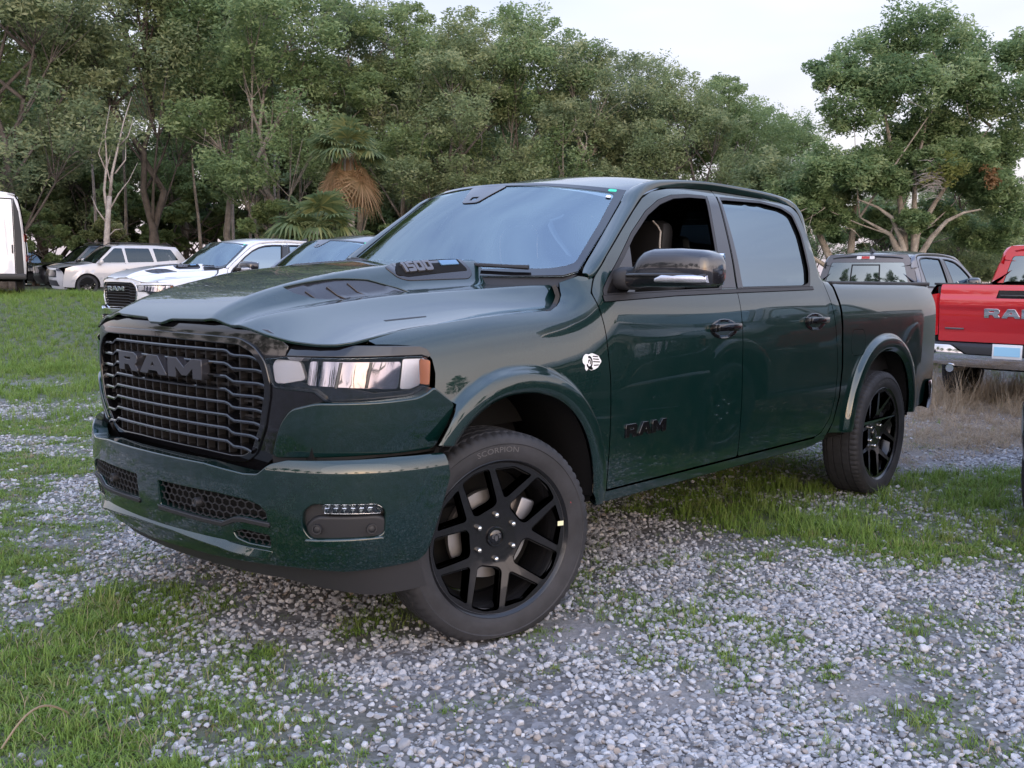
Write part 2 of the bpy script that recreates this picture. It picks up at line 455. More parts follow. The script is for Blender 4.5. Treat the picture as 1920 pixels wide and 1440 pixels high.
def arch(x,z,cx,a,cz=.45,b=.594):
    return (np.abs((x-cx)/a)**2.2+np.abs(np.clip(z-cz,0,9)/b)**2.2)**(1/2.2)
ARCH=((-.06,.555),(-3.685,.565))
def side(x,v):
    x=np.asarray(x,float); v=np.asarray(v,float)
    bl=ss(-1.7,.1,x); bh=ss(-.72,-.30,x); b=bl+(bh-bl)*ss(1.02,1.30,v)
    fz=Fz(v); k=(ze(x)-1.0)/(1.187-1.0); fz=np.where(fz>1.0,1.0+(fz-1.0)*k,fz)
    y=Dy(v)*(1-b)+Fy(v)*b; z=Dz(v)*(1-b)+fz*b
    bb=ss(-2.80,-2.95,x); y=y*(1-bb)+By(v)*bb; z=z*(1-bb)+v*bb
    y=y-np.clip(x-.1,0,9)**2*.09
    y=y-np.clip(-4.2-x,0,9)**2*.10
    for cx,a in ARCH:
        r=arch(x,z,cx,a)
        f=ss(1.035,.985,r)*.030+.008*np.clip(1-((r-.92)/.09)**2,0,1)-.02*ss(.88,.84,r)
        f=f*ss(.25,.5,z)
        y=y+f
    return np.stack([x+0*v,y,z],-1)
class Plan:
    def __init__(s,yy,xx):
        # parametrise by polyline of the given points, smooth
        yy=[-yy[1]]+list(yy); xx=[xx[1]]+list(xx); t=np.arange(len(yy),dtype=float); gy=crv(t,yy); gx=crv(t,xx)
        T=np.linspace(1,len(yy)-1,1200); Y=gy(T); X=gx(T)
        s.S=np.concatenate([[0],np.cumsum(np.hypot(np.diff(X),np.diff(Y)))]); s.X=X; s.Y=Y
        q=np.arange(0,1200,40); Sm=np.concatenate([-s.S[q[1:4]][::-1],s.S[q]]); s.fx=crv(Sm,np.concatenate([X[q[1:4]][::-1],X[q]])); s.fy=crv(Sm,np.concatenate([-Y[q[1:4]][::-1],Y[q]]))
    def at(s,q):
        a=np.abs(q); x=s.fx(a); y=s.fy(a)
        e=1e-4; dx=(s.fx(a+e)-s.fx(a-e))/(2*e); dy=(s.fy(a+e)-s.fy(a-e))/(2*e)
        l=np.hypot(dx,dy)+1e-9
        g=np.where(q<0,-1,1)
        return x,y*g,dy/l,-dx/l*g   # pos, outward normal
PG=Plan([0,.25,.5,.70,.83,.905,.942,.955,.955],[.885,.876,.845,.785,.70,.59,.47,.34,.2])
PB=Plan([0,.30,.5,.70,.85,.94,.99,1.005,1.007],[.955,.937,.90,.83,.73,.61,.47,.34,.2])
goff=pc([.70,.78,.9,1.1,1.2,1.25],[-.05,-.03,-.008,0,-.008,-.03])
boff=pc([.28,.34,.40,.50,.62,.74,.775,.80,.82],[-.14,-.085,-.045,-.018,-.003,0,-.012,-.04,-.09])
def fascia(s,z):
    x,y,nx,ny=PG.at(np.asarray(s,float)); o=goff(z)
    return np.stack([x+nx*o,y+ny*o,z+0*x],-1)
def bump(s,z):
    x,y,nx,ny=PB.at(np.asarray(s,float)); o=boff(z)
    return np.stack([x+nx*o,y+ny*o,z+0*x],-1)
zc=pc([-.7,-.55,-.3,0,.3,.6,.75,.85,.9,.95],[1.482,1.48,1.472,1.45,1.415,1.355,1.31,1.262,1.222,1.17])
zt=pc([-.6,-.5,-.1,.2,.5,.75,.85,.92],[1.372,1.37,1.347,1.328,1.294,1.258,1.228,1.19])
ycr=pc([-.6,-.5,0,.5,.9],[.73,.72,.605,.52,.47])
def hood(x,y):
    x=np.asarray(x,float); y=np.asarray(y,float); a=np.abs(y)
    ye=.868; yc=ycr(x); t=np.clip((a-yc)/(ye-yc),0,1.3)
    t=np.sqrt(t*t+.003)-.0548*(1-np.clip(t,0,1)); q=1-t; g=1-np.sign(q)*np.abs(q)**1.5; g=g-(1-np.sqrt(1-0.0))*0
    s1=ss(.33,.455,a)
    z=zc(x)*(1-s1)+zt(x)*s1-(zt(x)-ze(x))*g
    return np.stack([x+0*y,y+0*x,z],-1)
def wind(u,v):
    u=np.asarray(u,float); v=np.asarray(v,float)
    ex=-.64+(-1.13+.64)*v; ey=.82-.12*v; ez=1.452+(1.82-1.452)*v
    cx=-.43+(-.94+.43)*v; cz=1.44+(1.868-1.44)*v
    q=np.abs(u)**2.2; bow=.03*np.sin(np.pi*np.clip(v,0,1))
    x=cx+(ex-cx)*q+bow*.6*(1-q); z=cz+(ez-cz)*q+bow*(1-q)
    return np.stack([x,u*ey,z],-1)
zr=pc([-3.1,-2.95,-2.8,-2.5,-2.0,-1.5,-1.2,-1.0,-.9],[1.80,1.86,1.905,1.945,1.962,1.945,1.905,1.868,1.842])
def roof(x,y):
    x=np.asarray(x,float); a=np.abs(y)
    z=zr(x+.25*(a/.7)**2*ss(-1.6,-1.1,x))-.055*(a/.7)**2-.03*(a/.7)**6
    return np.stack([x+0*y,y+0*x,z],-1)
# ------------------------------------------------------------------ lettering
GLY={'R':([(0,0),(0,1),(.86,1),(1.02,.84),(1.02,.50),(.90,.38),(1.08,0),(.72,0),(.56,.33),(.32,.33),(.32,0)],[[(.32,.58),(.32,.76),(.68,.76),(.68,.58)]]),
 'A':([(0,0),(.40,1),(.86,1),(1.26,0),(.90,0),(.82,.20),(.44,.20),(.36,0)],[[(.53,.42),(.73,.42),(.63,.70)]]),
 'M':([(0,0),(0,1),(.36,1),(.66,.52),(.96,1),(1.32,1),(1.32,0),(1.0,0),(1.0,.55),(.76,.14),(.56,.14),(.32,.55),(.32,0)],[]),
 '1':([(.12,0),(.12,.72),(0,.72),(0,.84),(.18,1),(.40,1),(.40,0)],[]),
 '5':([(0,0),(0,.24),(.62,.24),(.62,.40),(0,.40),(0,1),(.88,1),(.88,.77),(.27,.77),(.27,.62),(.78,.62),(.90,.50),(.90,.12),(.78,0)],[]),
 '0':([(.12,0),(0,.14),(0,.86),(.12,1),(.82,1),(.94,.86),(.94,.14),(.82,0)],[[(.27,.24),(.27,.76),(.67,.76),(.67,.24)]])}
ADV={'R':1.18,'A':1.34,'M':1.4,'1':.56,'5':1.02,'0':1.06}
def letters(word,fn,u0,v0,h,wscale,m,parent,name,depth,off,shear=0):
    """Raised letters on surface fn: one joined mesh."""
    Vs=[];Ns=[];Fs=[];b=0;x=0
    for ch in word:
        o,hs=GLY[ch]
        T=lambda P:[(u0+(x+px+shear*py)*h*wscale, v0+py*h) for px,py in P]
        V,Nn,F=panel_mesh(fn,T(o),[T(q) for q in hs],step=h*.4,depth=depth,off=off,edge=min(.003,h*.04))
        Vs.append(V);Ns.append(Nn);Fs+=[tuple(i+b for i in f) for f in F]; b+=len(V); x+=ADV[ch]
    return mesh_obj(name,np.concatenate(Vs),Fs,m,parent,normals=np.concatenate(Ns))
def plane_fn(o,ex,ey):
    o,ex,ey=(np.array(q,float) for q in (o,ex,ey))
    return lambda u,v: o+np.multiply.outer(np.asarray(u,float),ex)+np.multiply.outer(np.asarray(v,float),ey)
def away(*p):
    q=np.array(p,float); return lambda X: np.broadcast_to(q,X.shape)
def archpts(cx,a,rho,t0,t1,n,b=.594,cz=.45):
    out=[]
    for k in range(n+1):
        t=math.radians(t0+(t1-t0)*k/n); c,s=math.cos(t),math.sin(t); e=2/2.2
        out.append((cx+rho*a*math.copysign(abs(c)**e,c), cz+rho*b*abs(s)**e))
    return out
def archextra(cx,a):
    P=[]
    for rho in (.87,.90,.93,.95,.965,.98,.99,1.0,1.01,1.02,1.03,1.045,1.07): P+=archpts(cx,a,rho,-5,185,110)
    return [p for p in P if p[1]>.44]
# ------------------------------------------------------------------ wheel (axle along y, outer face at +y)
RR=.295
def dish(r):
    return np.interp(r,[0,.05,.10,.125,.20,.27,.30],[.078,.078,.080,.085,.100,.112,.114])
def rimfn(u,v):
    u=np.asarray(u,float); v=np.asarray(v,float); return np.stack([u,dish(np.hypot(u,v)),v],-1)
def rot2(P,a):
    c,s=math.cos(a),math.sin(a); return [(x*c-y*s,x*s+y*c) for x,y in P]
def make_wheel(parent,name='wheel',loc=(0,0,0),rz=0,hub=True,spin=0):
    w=bpy.data.objects.new(name,None); link(w,parent); w.location=loc; w.rotation_euler=(0,0,rz)
    # tyre: carcass profile round the axle with four grooves and cut shoulder blocks
    seg=216; prof=[]
    for r,y in ((.276,.100),(.296,.116),(.306,.125),(.322,.133),(.345,.1375),(.368,.136),(.372,.1385),(.388,.134),(.400,.126),(.407,.117),(.4095,.108)): prof.append((r,y))
    for g0,g1 in ((.086,.078),(.034,.026),(-.026,-.034),(-.078,-.086)):
        prof+=[(.4125,g0+.003),(.4125,g0),(.404,g0-.001),(.404,g1+.001),(.4125,g1),(.4125,g1-.003)]
    prof+=[(.4095,-.108),(.400,-.126),(.372,-.1375),(.330,-.135),(.276,-.10)]
    V=[];F=[];m=len(prof)
    for k in range(seg):
        a=2*PI*k/seg; sh=(k%3==0); md=(k%4==0)
        for i,(r,y) in enumerate(prof):
            if sh and (7<=i<=11 or m-5<=i<=m-4) : r-= .006 if i>7 else .002
            if md and abs(y)<.08 and r>.41: r-=.0025
            zz=r*math.sin(a); fl=max(0,-.381-zz); y=y*.80 if y<0 else y; V.append((r*math.cos(a),y+math.copysign(min(.012,fl*.5),y),max(zz,-.381)))
    for k in range(seg):
        for i in range(m-1):
            a=k*m+i; b=a+1; c=((k+1)%seg)*m+i+1; d=c-1; F.append((a,d,c,b))
    mb=MB(); mb.add(V,F); t=mb.obj('tyre',TYR,w,sharp=35)
    # raised name on the side wall
    tf=lambda u,v: np.stack([v*np.cos(u),.1372+0*u-(v-.35)**2*3.2,v*np.sin(u)],-1)
    cu=bpy.data.curves.new('txt','FONT'); cu.body='SCORPION'; cu.size=.030; cu.align_x='CENTER'; cu.extrude=.0; cu.resolution_u=2
    to=bpy.data.objects.new('txt',cu); COL.objects.link(to); dg=bpy.context.evaluated_depsgraph_get(); me=bpy.data.meshes.new_from_object(to.evaluated_get(dg))
    LV=[];LF=[]
    for sgn in (1,):
        for q in me.vertices:
            u=PI/2-math.radians(4)+q.co.x*1.25/.352; r=.340+q.co.y
            LV.append((r*math.cos(u),.1384+(0 if r<.352 else -(r-.352)*.02),r*math.sin(u)))
        LF=[tuple(p.vertices) for p in me.polygons]
    bpy.data.objects.remove(to); bpy.data.curves.remove(cu)
    mesh_obj('sidewall_lettering',LV,LF,MATS.get('tyre_text') or mat('tyre_text',(.075,.072,.072),.6),w,smooth=False)
    # rim face with ten windows
    circ=[(RR*math.cos(2*PI*k/96),RR*math.sin(2*PI*k/96)) for k in range(96)]
    Uw=[(.385,-.13),(.43,-.19),(.93,-.212),(.968,0),(.93,.212),(.43,.19),(.385,.13)]
    Vw=[(.535,-.022),(.885,-.292),(.962,0),(.885,.292),(.535,.022)]
    holes=[]
    for k in range(5):
        a=math.radians(-5+72*k+spin)
        holes.append([(x*RR,y*RR) for x,y in rot2(fillet(Uw,.05),a)])
        holes.append([(x*RR,y*RR) for x,y in rot2(fillet(Vw,.04),a+math.radians(36))])
    V,Nn,F=panel_mesh(rimfn,circ,holes,step=.022,depth=.03,hdepth=.045,ref=away(0,-1,0),edge=.0065,bstep=.014)
    mesh_obj('rim',V,F,RIM,w,normals=Nn)
    mb=MB(); mb.lathe([(.307,.121),(.310,.124),(.306,.127),(.297,.119),(.291,.108),(.262,.07),(.252,-.02),(.262,-.11),(.285,-.115)],72); mb.obj('rim_barrel',RIM,w)
    if hub:
        mb=MB()
        for k in range(6):
            a=math.radians(30+60*k+spin*0); x,z=.0865*math.cos(a),.0865*math.sin(a)
            q=MB(); q.lathe([(.0001,.097),(.006,.0965),(.010,.093),(.0115,.087),(.0115,.074)],12,c=(x,0,z)); q.obj('lug_nut',STL,w)
        mb=MB(); mb.lathe([(.0001,.086),(.024,.086),(.029,.083),(.030,.088),(.037,.088),(.040,.084),(.041,.074)],40); mb.obj('centre_cap',BLK,w)
        # small curled-horn mark on the cap
        mb=MB(); f=lambda u,v,h:(u,.086+h,v)
        for sx in (-1,1):
            mb.prism([(sx*.003,.014),(sx*.012,.013),(sx*.019,.006),(sx*.018,-.004),(sx*.011,-.007),(sx*.011,-.002),(sx*.013,.002),(sx*.008,.006)][::sx],0,.002,f)
        mb.prism([(-.006,.006),(.006,.006),(.007,-.006),(.003,-.016),(-.003,-.016),(-.007,-.006)],0,.002,f); mb.obj('cap_emblem',GRY,w,smooth=False)
        mb=MB(); mb.lathe([(.0001,.03),(.07,.03),(.075,.02),(.175,.02),(.175,-.005),(.07,-.005)],48); mb.obj('brake_disc',DISC,w)
        mb=MB(); mb.box((-.13,.03,.06),(.07,.07,.15),Matrix.Rotation(-.4,3,'Y'),.012); mb.obj('brake_caliper',GRY,w)
    mb=MB(); mb.lathe([(.0001,-.06),(.25,-.06),(.255,-.09),(.2,-.1)],32); mb.obj('hub_shadow_plate',DRK,w)
    return w
# ------------------------------------------------------------------ the pickup
def make_pickup(root,P=P_GREEN):
    B=dict(both=True)
    # inner dark structure: closes every gap with something real
    sh=lambda x,v: side(x,v)-np.array([0,.05,0])
    panel('body_shell',sh,[(.35,.55),(.35,1.0),(-.4,1.2),(-.66,1.30),(-2.9,1.30),(-4.66,1.30),(-4.66,.60),(-4.3,.60)]+archpts(ARCH[1][0],ARCH[1][1],.93,0,180,20)+[(-3.0,.44),(-.6,.44)]+archpts(ARCH[0][0],ARCH[0][1],.93,180,30,20),DRK,root,step=.12,depth=0,both=True)
    mb=MB(); mb.box((-1.9,0,.46),(4.6,1.6,.12)); mb.box((.45,0,.62),(.6,1.5,.45)); mb.box((-.2,0,.9),(1.3,1.25,.25)); mb.box((-3.9,0,.62),(1.5,.9,.16)); mb.box((-.57,0,.95),(.06,1.45,.70)); mb.box((-2.93,0,.95),(.05,1.8,.75)); mb.obj('chassis',DRK,root,smooth=False)
    for cx in (0,-3.672):
        mb=MB(); mb.tube([(cx,-.72,.40),(cx,.72,.40)],.05,10); mb.obj('axle',DRK,root)
    # hood
    hn=[(.0,.903),(.045,.903),(.087,.886),(.3,.880),(.5,.850),(.6,.825),(.7,.790),(.78,.745),(.83,.705),(.858,.655),(.864,.58),(.862,.30),(.864,0.0),(.866,-.25),(.862,-.374),(.804,-.496),(.776,-.541),(.745,-.566),(.68,-.575),(.45,-.485),(.2,-.43),(0,-.42)]
    half=[(x,y) for y,x in hn]
    HO=half+[(x,-y) for x,y in half[::-1] if y>1e-6]
    vent=fillet([(.585,.345),(.48,.352),(.34,.365),(.20,.385),(.06,.425),(.02,.455),(.20,.475),(.36,.455),(.47,.425),(.56,.385)],.02,3)
    ins=fillet([(.085,.350),(.01,.325),(-.26,.318),(-.37,.328),(-.395,.395),(-.35,.415),(0,.405),(.05,.392)],.02,3)
    mir=lambda P_:[(x,-y) for x,y in P_]
    HX=[(x,sg*(float(ycr(x))+d)) for x in np.arange(-.53,.80,.02) for d in (-.02,-.008,.0,.008,.02,.04) for sg in (1,-1)]
    panel('hood',hood,HO,P,root,holes=[vent,mir(vent),ins,mir(ins)],step=.03,depth=.010,rnd=.012,gap=.003,bstep=.022,extra=HX,edge=.004)
    hv=lambda x,y: hood(x,y)-np.array([0,0,.010])
    for s in (1,-1):
        k=(lambda P_:P_) if s>0 else mir
        panel('hood_vent',hv,k(inset(vent if area(vent)>0 else vent[::-1],-.006)),SAT,root,step=.05,depth=.01)
        for a in (.50,.40,.30):       # louvres
            panel('vent_louvre',lambda x,y:hood(x,y)-np.array([0,0,.003]),k([(a,.385),(a-.012,.385),(a-.075,.45),(a-.05,.45)]),SAT,root,step=.05,depth=.018)
        panel('engine_badge_plate',lambda x,y:hood(x,y),k(inset(ins if area(ins)>0 else ins[::-1],.003)),SAT,root,step=.04,depth=.012,off=.004,edge=.004)
    # "1500" runs back along the side of the bulge, readable from the driver's side
    def bf(s): return lambda u,v: hood(-np.asarray(u,float), s*(.405-np.asarray(v,float)))
    for s in (1,):
        panel('badge_recess',bf(s),fillet([(-.045,.022),(.0,.072),(.345,.072),(.365,.018),(.01,.012)],.01),DRK,root,step=.04,depth=.004,off=.006)
        letters('1500',bf(s),.0,.024,.035,1.3,mat('badge_grey',(.13,.13,.14),.35,.5),root,'badge_digits',.010,.015)
        panel('badge_strip',bf(s),[(.225,.040),(.225,.058),(.330,.058),(.330,.040)],BLUE,root,step=.04,depth=.005,off=.010)
    panel('hood_slit',hood,[(.41,.728),(.32,.742),(.23,.757),(.235,.765),(.33,.752),(.41,.738)],RUB,root,step=.05,depth=.004,off=.001,**B)
    # front fender
    ar=archpts(ARCH[0][0],ARCH[0][1],.85,180,41,34)
    FO=[(-.655,.44),(-.552,.44)]+ar[1:]+[(.395,.808),(.34,.88),(.289,.945),(.375,1.003),(.366,1.055),(.372,1.10),(.398,1.140),(.452,1.163),(.515,1.178),(.585,1.197),(.60,1.225),(.59,1.247),(.55,1.249),(.32,1.2535),(.02,1.254),(-.25,1.2525),(-.352,1.2535),(-.41,1.285),(-.443,1.315),(-.474,1.358),(-.490,1.404),(-.502,1.436),(-.575,1.437),(-.628,1.405),(-.597,1.34),(-.617,1.22),(-.635,1.12),(-.652,.98),(-.655,.80)]
    panel('front_fender',side,FO,P,root,step=.04,depth=.022,gap=.003,extra=archextra(*ARCH[0]),bstep=.03,**B)
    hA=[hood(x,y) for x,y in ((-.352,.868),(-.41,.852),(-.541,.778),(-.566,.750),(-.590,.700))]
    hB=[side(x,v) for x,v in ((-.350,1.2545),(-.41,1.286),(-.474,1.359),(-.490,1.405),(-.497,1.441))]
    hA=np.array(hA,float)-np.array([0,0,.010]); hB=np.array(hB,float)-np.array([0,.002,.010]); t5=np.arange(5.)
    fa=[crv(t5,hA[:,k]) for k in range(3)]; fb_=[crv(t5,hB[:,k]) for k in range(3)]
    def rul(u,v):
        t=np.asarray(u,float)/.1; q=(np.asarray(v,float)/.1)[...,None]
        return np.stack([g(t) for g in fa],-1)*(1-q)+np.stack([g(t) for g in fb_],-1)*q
    panel('hood_gap_shade',rul,[(0.002,0),(.4,0),(.4,.1),(.002,.1)],RUB,root,step=.03,depth=.02,**B)  # near-black filler strip standing in for the shadow inside the shut line
    # doors
    win1=[(-.657,1.310),(-.655,1.345),(-.70,1.395),(-.775,1.452),(-.963,1.604),(-1.134,1.714),(-1.273,1.776),(-1.417,1.815),(-1.578,1.834),(-1.766,1.840),(-1.727,1.697),(-1.690,1.55),(-1.64,1.335)]
    D1=[(-.655,.485),(-.655,.80),(-.652,.98),(-.635,1.12),(-.617,1.22),(-.597,1.34),(-.632,1.41),(-.727,1.494),(-.898,1.617),(-1.041,1.716),(-1.14,1.779),(-1.245,1.824),(-1.41,1.858),(-1.585,1.882),(-1.876,1.902),(-1.832,1.6),(-1.792,1.34),(-1.780,1.2),(-1.783,1.0),(-1.795,.8),(-1.80,.6),(-1.80,.487)]
    panel('front_door',side,D1,P,root,holes=[fillet(win1,.035)],step=.045,depth=.025,gap=.0028,rnd=.02,bstep=.03,extra=archextra(*ARCH[0]),**B)
    win2=[(-1.80,1.338),(-1.835,1.60),(-1.868,1.838),(-1.945,1.846),(-2.356,1.860),(-2.58,1.838),(-2.695,1.79),(-2.725,1.665),(-2.695,1.45),(-2.655,1.365),(-2.566,1.348)]
    D2=[(-1.80,.487),(-1.80,.6),(-1.795,.8),(-1.783,1.0),(-1.780,1.2),(-1.792,1.34),(-1.832,1.6),(-1.876,1.902),(-2.388,1.888),(-2.62,1.872),(-2.728,1.845),(-2.775,1.795),(-2.80,1.665),(-2.815,1.51),(-2.85,1.36),(-2.875,1.23),(-2.930,1.0),(-2.955,.88),(-2.945,.70),(-2.90,.585),(-2.80,.505),(-2.72,.487)]
    panel('rear_door',side,D2,P,root,holes=[fillet(win2,.03)],step=.045,depth=.025,gap=.0028,rnd=.02,bstep=.03,**B)
    # cab corner between rear door and bed
    panel('cab_corner',side,[(-2.80,1.665),(-2.815,1.51),(-2.85,1.36),(-2.875,1.23),(-2.930,1.0),(-2.955,.88),(-2.945,.70),(-2.90,.585),(-2.80,.505),(-2.72,.487),(-2.72,.45),(-2.86,.47),(-2.945,.55),(-3.00,.70),(-3.012,.88),(-2.99,1.1),(-2.955,1.30),(-2.95,1.365),(-2.93,1.50),(-2.91,1.665)],P,root,step=.045,depth=.03,gap=.003,bstep=.03,**B)
    # roof side rail, A-pillar and C-pillar in one strip
    inn=np.array([(-.59,.852,1.415),(-.642,.824,1.452),(-.74,.799,1.526),(-.90,.758,1.647),(-1.03,.727,1.747),(-1.125,.705,1.818),(-1.25,.695,1.858),(-1.45,.690,1.884),(-1.8,.688,1.903),(-2.2,.688,1.903),(-2.55,.688,1.888),(-2.78,.690,1.855),(-2.885,.715,1.78),(-2.93,.755,1.66)])
    outuv=[(-.60,1.400),(-.640,1.419),(-.727,1.498),(-.898,1.622),(-1.041,1.721),(-1.14,1.784),(-1.245,1.829),(-1.41,1.863),(-1.80,1.903),(-2.2,1.899),(-2.55,1.884),(-2.735,1.849),(-2.782,1.797),(-2.808,1.665)]
    out=side(np.array([p[0] for p in outuv]),np.array([p[1] for p in outuv]))
    tt=np.arange(len(inn),dtype=float)
    ic=[crv(tt,inn[:,k]) for k in range(3)]; oc=[crv(tt,out[:,k]) for k in range(3)]
    def cab(u,v):
        u=np.asarray(u,float); t=np.asarray(v,float)*4.0
        I=np.stack([f(t) for f in ic],-1); O_=np.stack([f(t) for f in oc],-1); m_=(I+O_)/2
        bl=np.stack([0*t,.016+0*t,.010+.012*ss(4,6,t)],-1)
        U=(u/.1)[...,None]
        return I*(1-U)+O_*U+bl*(4*U*(1-U))*np.minimum(1,(13.2-t)[...,None])
    tm=13/4.0
    panel('cab_side_frame',cab,[(0,.06),(.1,.06),(.1,tm),(0,tm)],P,root,step=.03,depth=.02,bstep=.03,gap=.0015,**B)
    # roof
    RO=[(-.955,0),(-.965,.2),(-1.0,.42),(-1.06,.58),(-1.135,.698),(-1.45,.684),(-1.8,.682),(-2.2,.682),(-2.55,.682),(-2.80,.680),(-2.91,.60),(-2.95,.3),(-2.955,0)]
    panel('roof',roof,RO+[(x,-y) for x,y in RO[::-1] if y>1e-6],P,root,step=.05,depth=.03,rnd=.0,gap=.002,bstep=.04)
    for s in (1,-1):
        mb=MB(); mb.tube([(-1.17,.655*s,roof(-1.17,.655)[2]+.001),(-1.5,.652*s,roof(-1.5,.652)[2]+.002),(-2.2,.652*s,roof(-2.2,.652)[2]+.002),(-2.75,.652*s,roof(-2.75,.652)[2]+.001)],.006,8); mb.obj('roof_moulding',RUB,root)
    # bed side
    ar=archpts(ARCH[1][0],ARCH[1][1],.85,0,180,40)
    BO=[(-4.69,.62),(-4.67,1.245),(-4.645,1.335),(-4.60,1.383),(-4.43,1.392),(-3.7,1.392),(-3.05,1.390),(-2.975,1.385),(-2.975,1.34),(-3.0,1.15),(-3.028,.88),(-3.012,.70),(-2.955,.56),(-2.90,.49),(-3.10,.47)]+ar[::-1][1:-1]+[(-4.22,.50),(-4.45,.53)]
    FU=fillet([(-3.155,1.107),(-3.31,1.107),(-3.352,1.06),(-3.352,.99),(-3.31,.945),(-3.172,.942),(-3.135,.985),(-3.135,1.065)],.03)
    a_,b_=panel('bed_side',side,BO,P,root,holes=[FU],step=.045,depth=.03,gap=.003,extra=archextra(*ARCH[1]),bstep=.03,**B)
    panel('fuel_door',side,FU,P,root,step=.05,depth=.01,gap=.0025,**B)
    # bed: rail caps, liner
    for s in (1,-1):
        mb=MB(); mb.box((-3.82,.862*s,1.389),(1.66,.085,.026),None,.008); mb.obj('bed_rail_cap',PLA,root)
    mb=MB(); mb.box((-3.83,0,.80),(1.68,1.62,.03)); mb.box((-2.985,0,1.09),(.03,1.72,.58)); mb.box((-3.83,.83,1.08),(1.68,.03,.56)); mb.box((-3.83,-.83,1.08),(1.68,.03,.56)); mb.obj('bed_liner',PLA,root,smooth=False)
    # tailgate and rear end
    tg=lambda y,z: np.stack([-4.705-.016*np.cos(np.clip((np.asarray(z,float)-1.10)/.25,-1,1)*PI/2)+.02*ss(1.33,1.39,np.asarray(z,float))-.012*ss(1.27,1.22,np.asarray(z,float))*ss(.0,.05,np.asarray(z,float)-1.1)+0*np.asarray(y,float),np.asarray(y,float)+0*np.asarray(z,float),np.asarray(z,float)+0*np.asarray(y,float)],-1)
    rr_=away(-3,0,.9)
    panel('tailgate',tg,[(-.80,.74),(.80,.74),(.80,1.385),(-.80,1.385)],P,root,holes=[[(-.19,1.235),(.19,1.235),(.17,1.325),(-.17,1.325)]],step=.04,depth=.03,ref=rr_,rnd=.02)
    mb=MB(); mb.box((-4.69,0,1.28),(.02,.42,.12)); mb.box((-4.714,0,1.262),(.02,.30,.03),None,.006); mb.obj('tailgate_handle',BLK,root)
    letters('RAM',lambda u,v: tg(-np.asarray(u,float),v),-.30,1.02,.10,1.55,CHR,root,'tailgate_letters',.012,.014)
    for s in (-1,1):
        mb=MB(); mb.box((-4.722,.62*s,.885),(.008,.21,.018),None,.003); mb.obj('tailgate_badge',GRY,root)
    tl=lambda u,v: np.stack([-4.70+np.clip(u-.10,0,9)*1.0*0-.012*np.sin(np.clip(np.asarray(u,float)/.13,0,1)*PI)+.13*np.clip((np.asarray(u,float)-.11)/.05,0,1)**2+0*v,.805+np.minimum(np.asarray(u,float),.14)+0*v,np.asarray(v,float)+0*u],-1)
    panel('tail_lamp',tl,fillet([(.005,.80),(.135,.80),(.135,1.255),(.005,1.285)],.02),REDL,root,step=.03,depth=.03,ref=away(-3,.2,.9),**B)
    for s in (1,-1):
        mb=MB(); mb.box((-4.66,.86*s,.74),(.05,.16,.10)); mb.obj('rear_corner_filler',DRK,root,smooth=False)
    rb=Plan([0,.5,.8,.93,.985,.99],[4.84,4.83,4.79,4.72,4.60,4.52])
    rbo=pc([.44,.50,.60,.66,.72,.735],[-.06,-.015,0,-.004,-.02,-.05])
    def rbf(s,z):
        x,y,nx,ny=rb.at(np.asarray(s,float)); o=rbo(z); return np.stack([-(x+nx*o),y+ny*o,z+0*x],-1)
    panel('rear_bumper',rbf,[(-1.18,.50),(-.55,.46),(.55,.46),(1.18,.50),(1.18,.70),(.62,.70),(.45,.60),(-.45,.60),(-.62,.70),(-1.18,.70)],CHR,root,step=.04,depth=.05,ref=away(-3,0,.6),rnd=.03)
    panel('bumper_step_pad',lambda s,z:rbf(s,z),[(-.60,.705),(-.44,.612),(.44,.612),(.60,.705),(1.0,.705),(1.0,.735),(-1.0,.735),(-1.0,.705)],PLA,root,step=.05,depth=.06,ref=away(-3,0,.6),off=-.006)
    mb=MB(); mb.box((-4.842,.0,.655),(.008,.31,.16),None,.003); mb.obj('licence_plate',WHT,root); mb=MB(); mb.box((-4.847,.0,.655),(.006,.27,.10)); mb.obj('plate_insert',PLATE,root,smooth=False)
    for s in (1,-1):
        mb=MB(); mb.tube([(-4.40,.60*s,.44),(-4.80,.62*s,.435)],.052,20,False); mb.tube([(-4.80,.62*s,.435),(-4.40,.60*s,.44)],.046,20,True); mb.obj('exhaust_tip',CHR,root)
    # glass
    WO=[(-.985,-.06),(-.93,-.10),(-.6,-.09),(0,-.06),(.6,-.09),(.93,-.10),(.985,-.06),(.995,.5),(.99,.985),(.5,.99),(0,.99),(-.5,.99),(-.99,.985),(-.995,.5)]
    windm=lambda u,v: wind(np.asarray(u,float)/.8,np.asarray(v,float)/.6)
    S2=lambda P_:[(u*.8,v*.6) for u,v in P_]
    panel('windscreen',windm,S2(WO),WIN,root,step=.05,depth=.004,ref=away(-2,0,1.0),off=-.004)
    fr_in=fillet([(-.955,.03),(-.86,-.02),(0,-.01),(.86,-.02),(.955,.03),(.958,.5),(.945,.93),(.5,.955),(0,.958),(-.5,.955),(-.945,.93),(-.958,.5)],.05)
    panel('windscreen_border',windm,S2(WO),BLK,root,holes=[S2(fr_in)],step=.05,depth=.002,ref=away(-2,0,1.0),off=.0015)
    panel('mirror_mount_patch',windm,S2(fillet([(-.07,.70),(.07,.70),(.10,.78),(.17,.955),(-.17,.955),(-.10,.78)],.03)),BLK,root,holes=[S2([(-.03,.735),(.03,.735),(.035,.79),(-.035,.79)])],step=.05,depth=.002,ref=away(-2,0,1.0),off=.0012)
    mb=MB(); mb.box((-1.08,0,1.735),(.05,.26,.07),Matrix.Rotation(.15,3,'Y'),.02); mb.obj('rear_view_mirror',PLA,root)
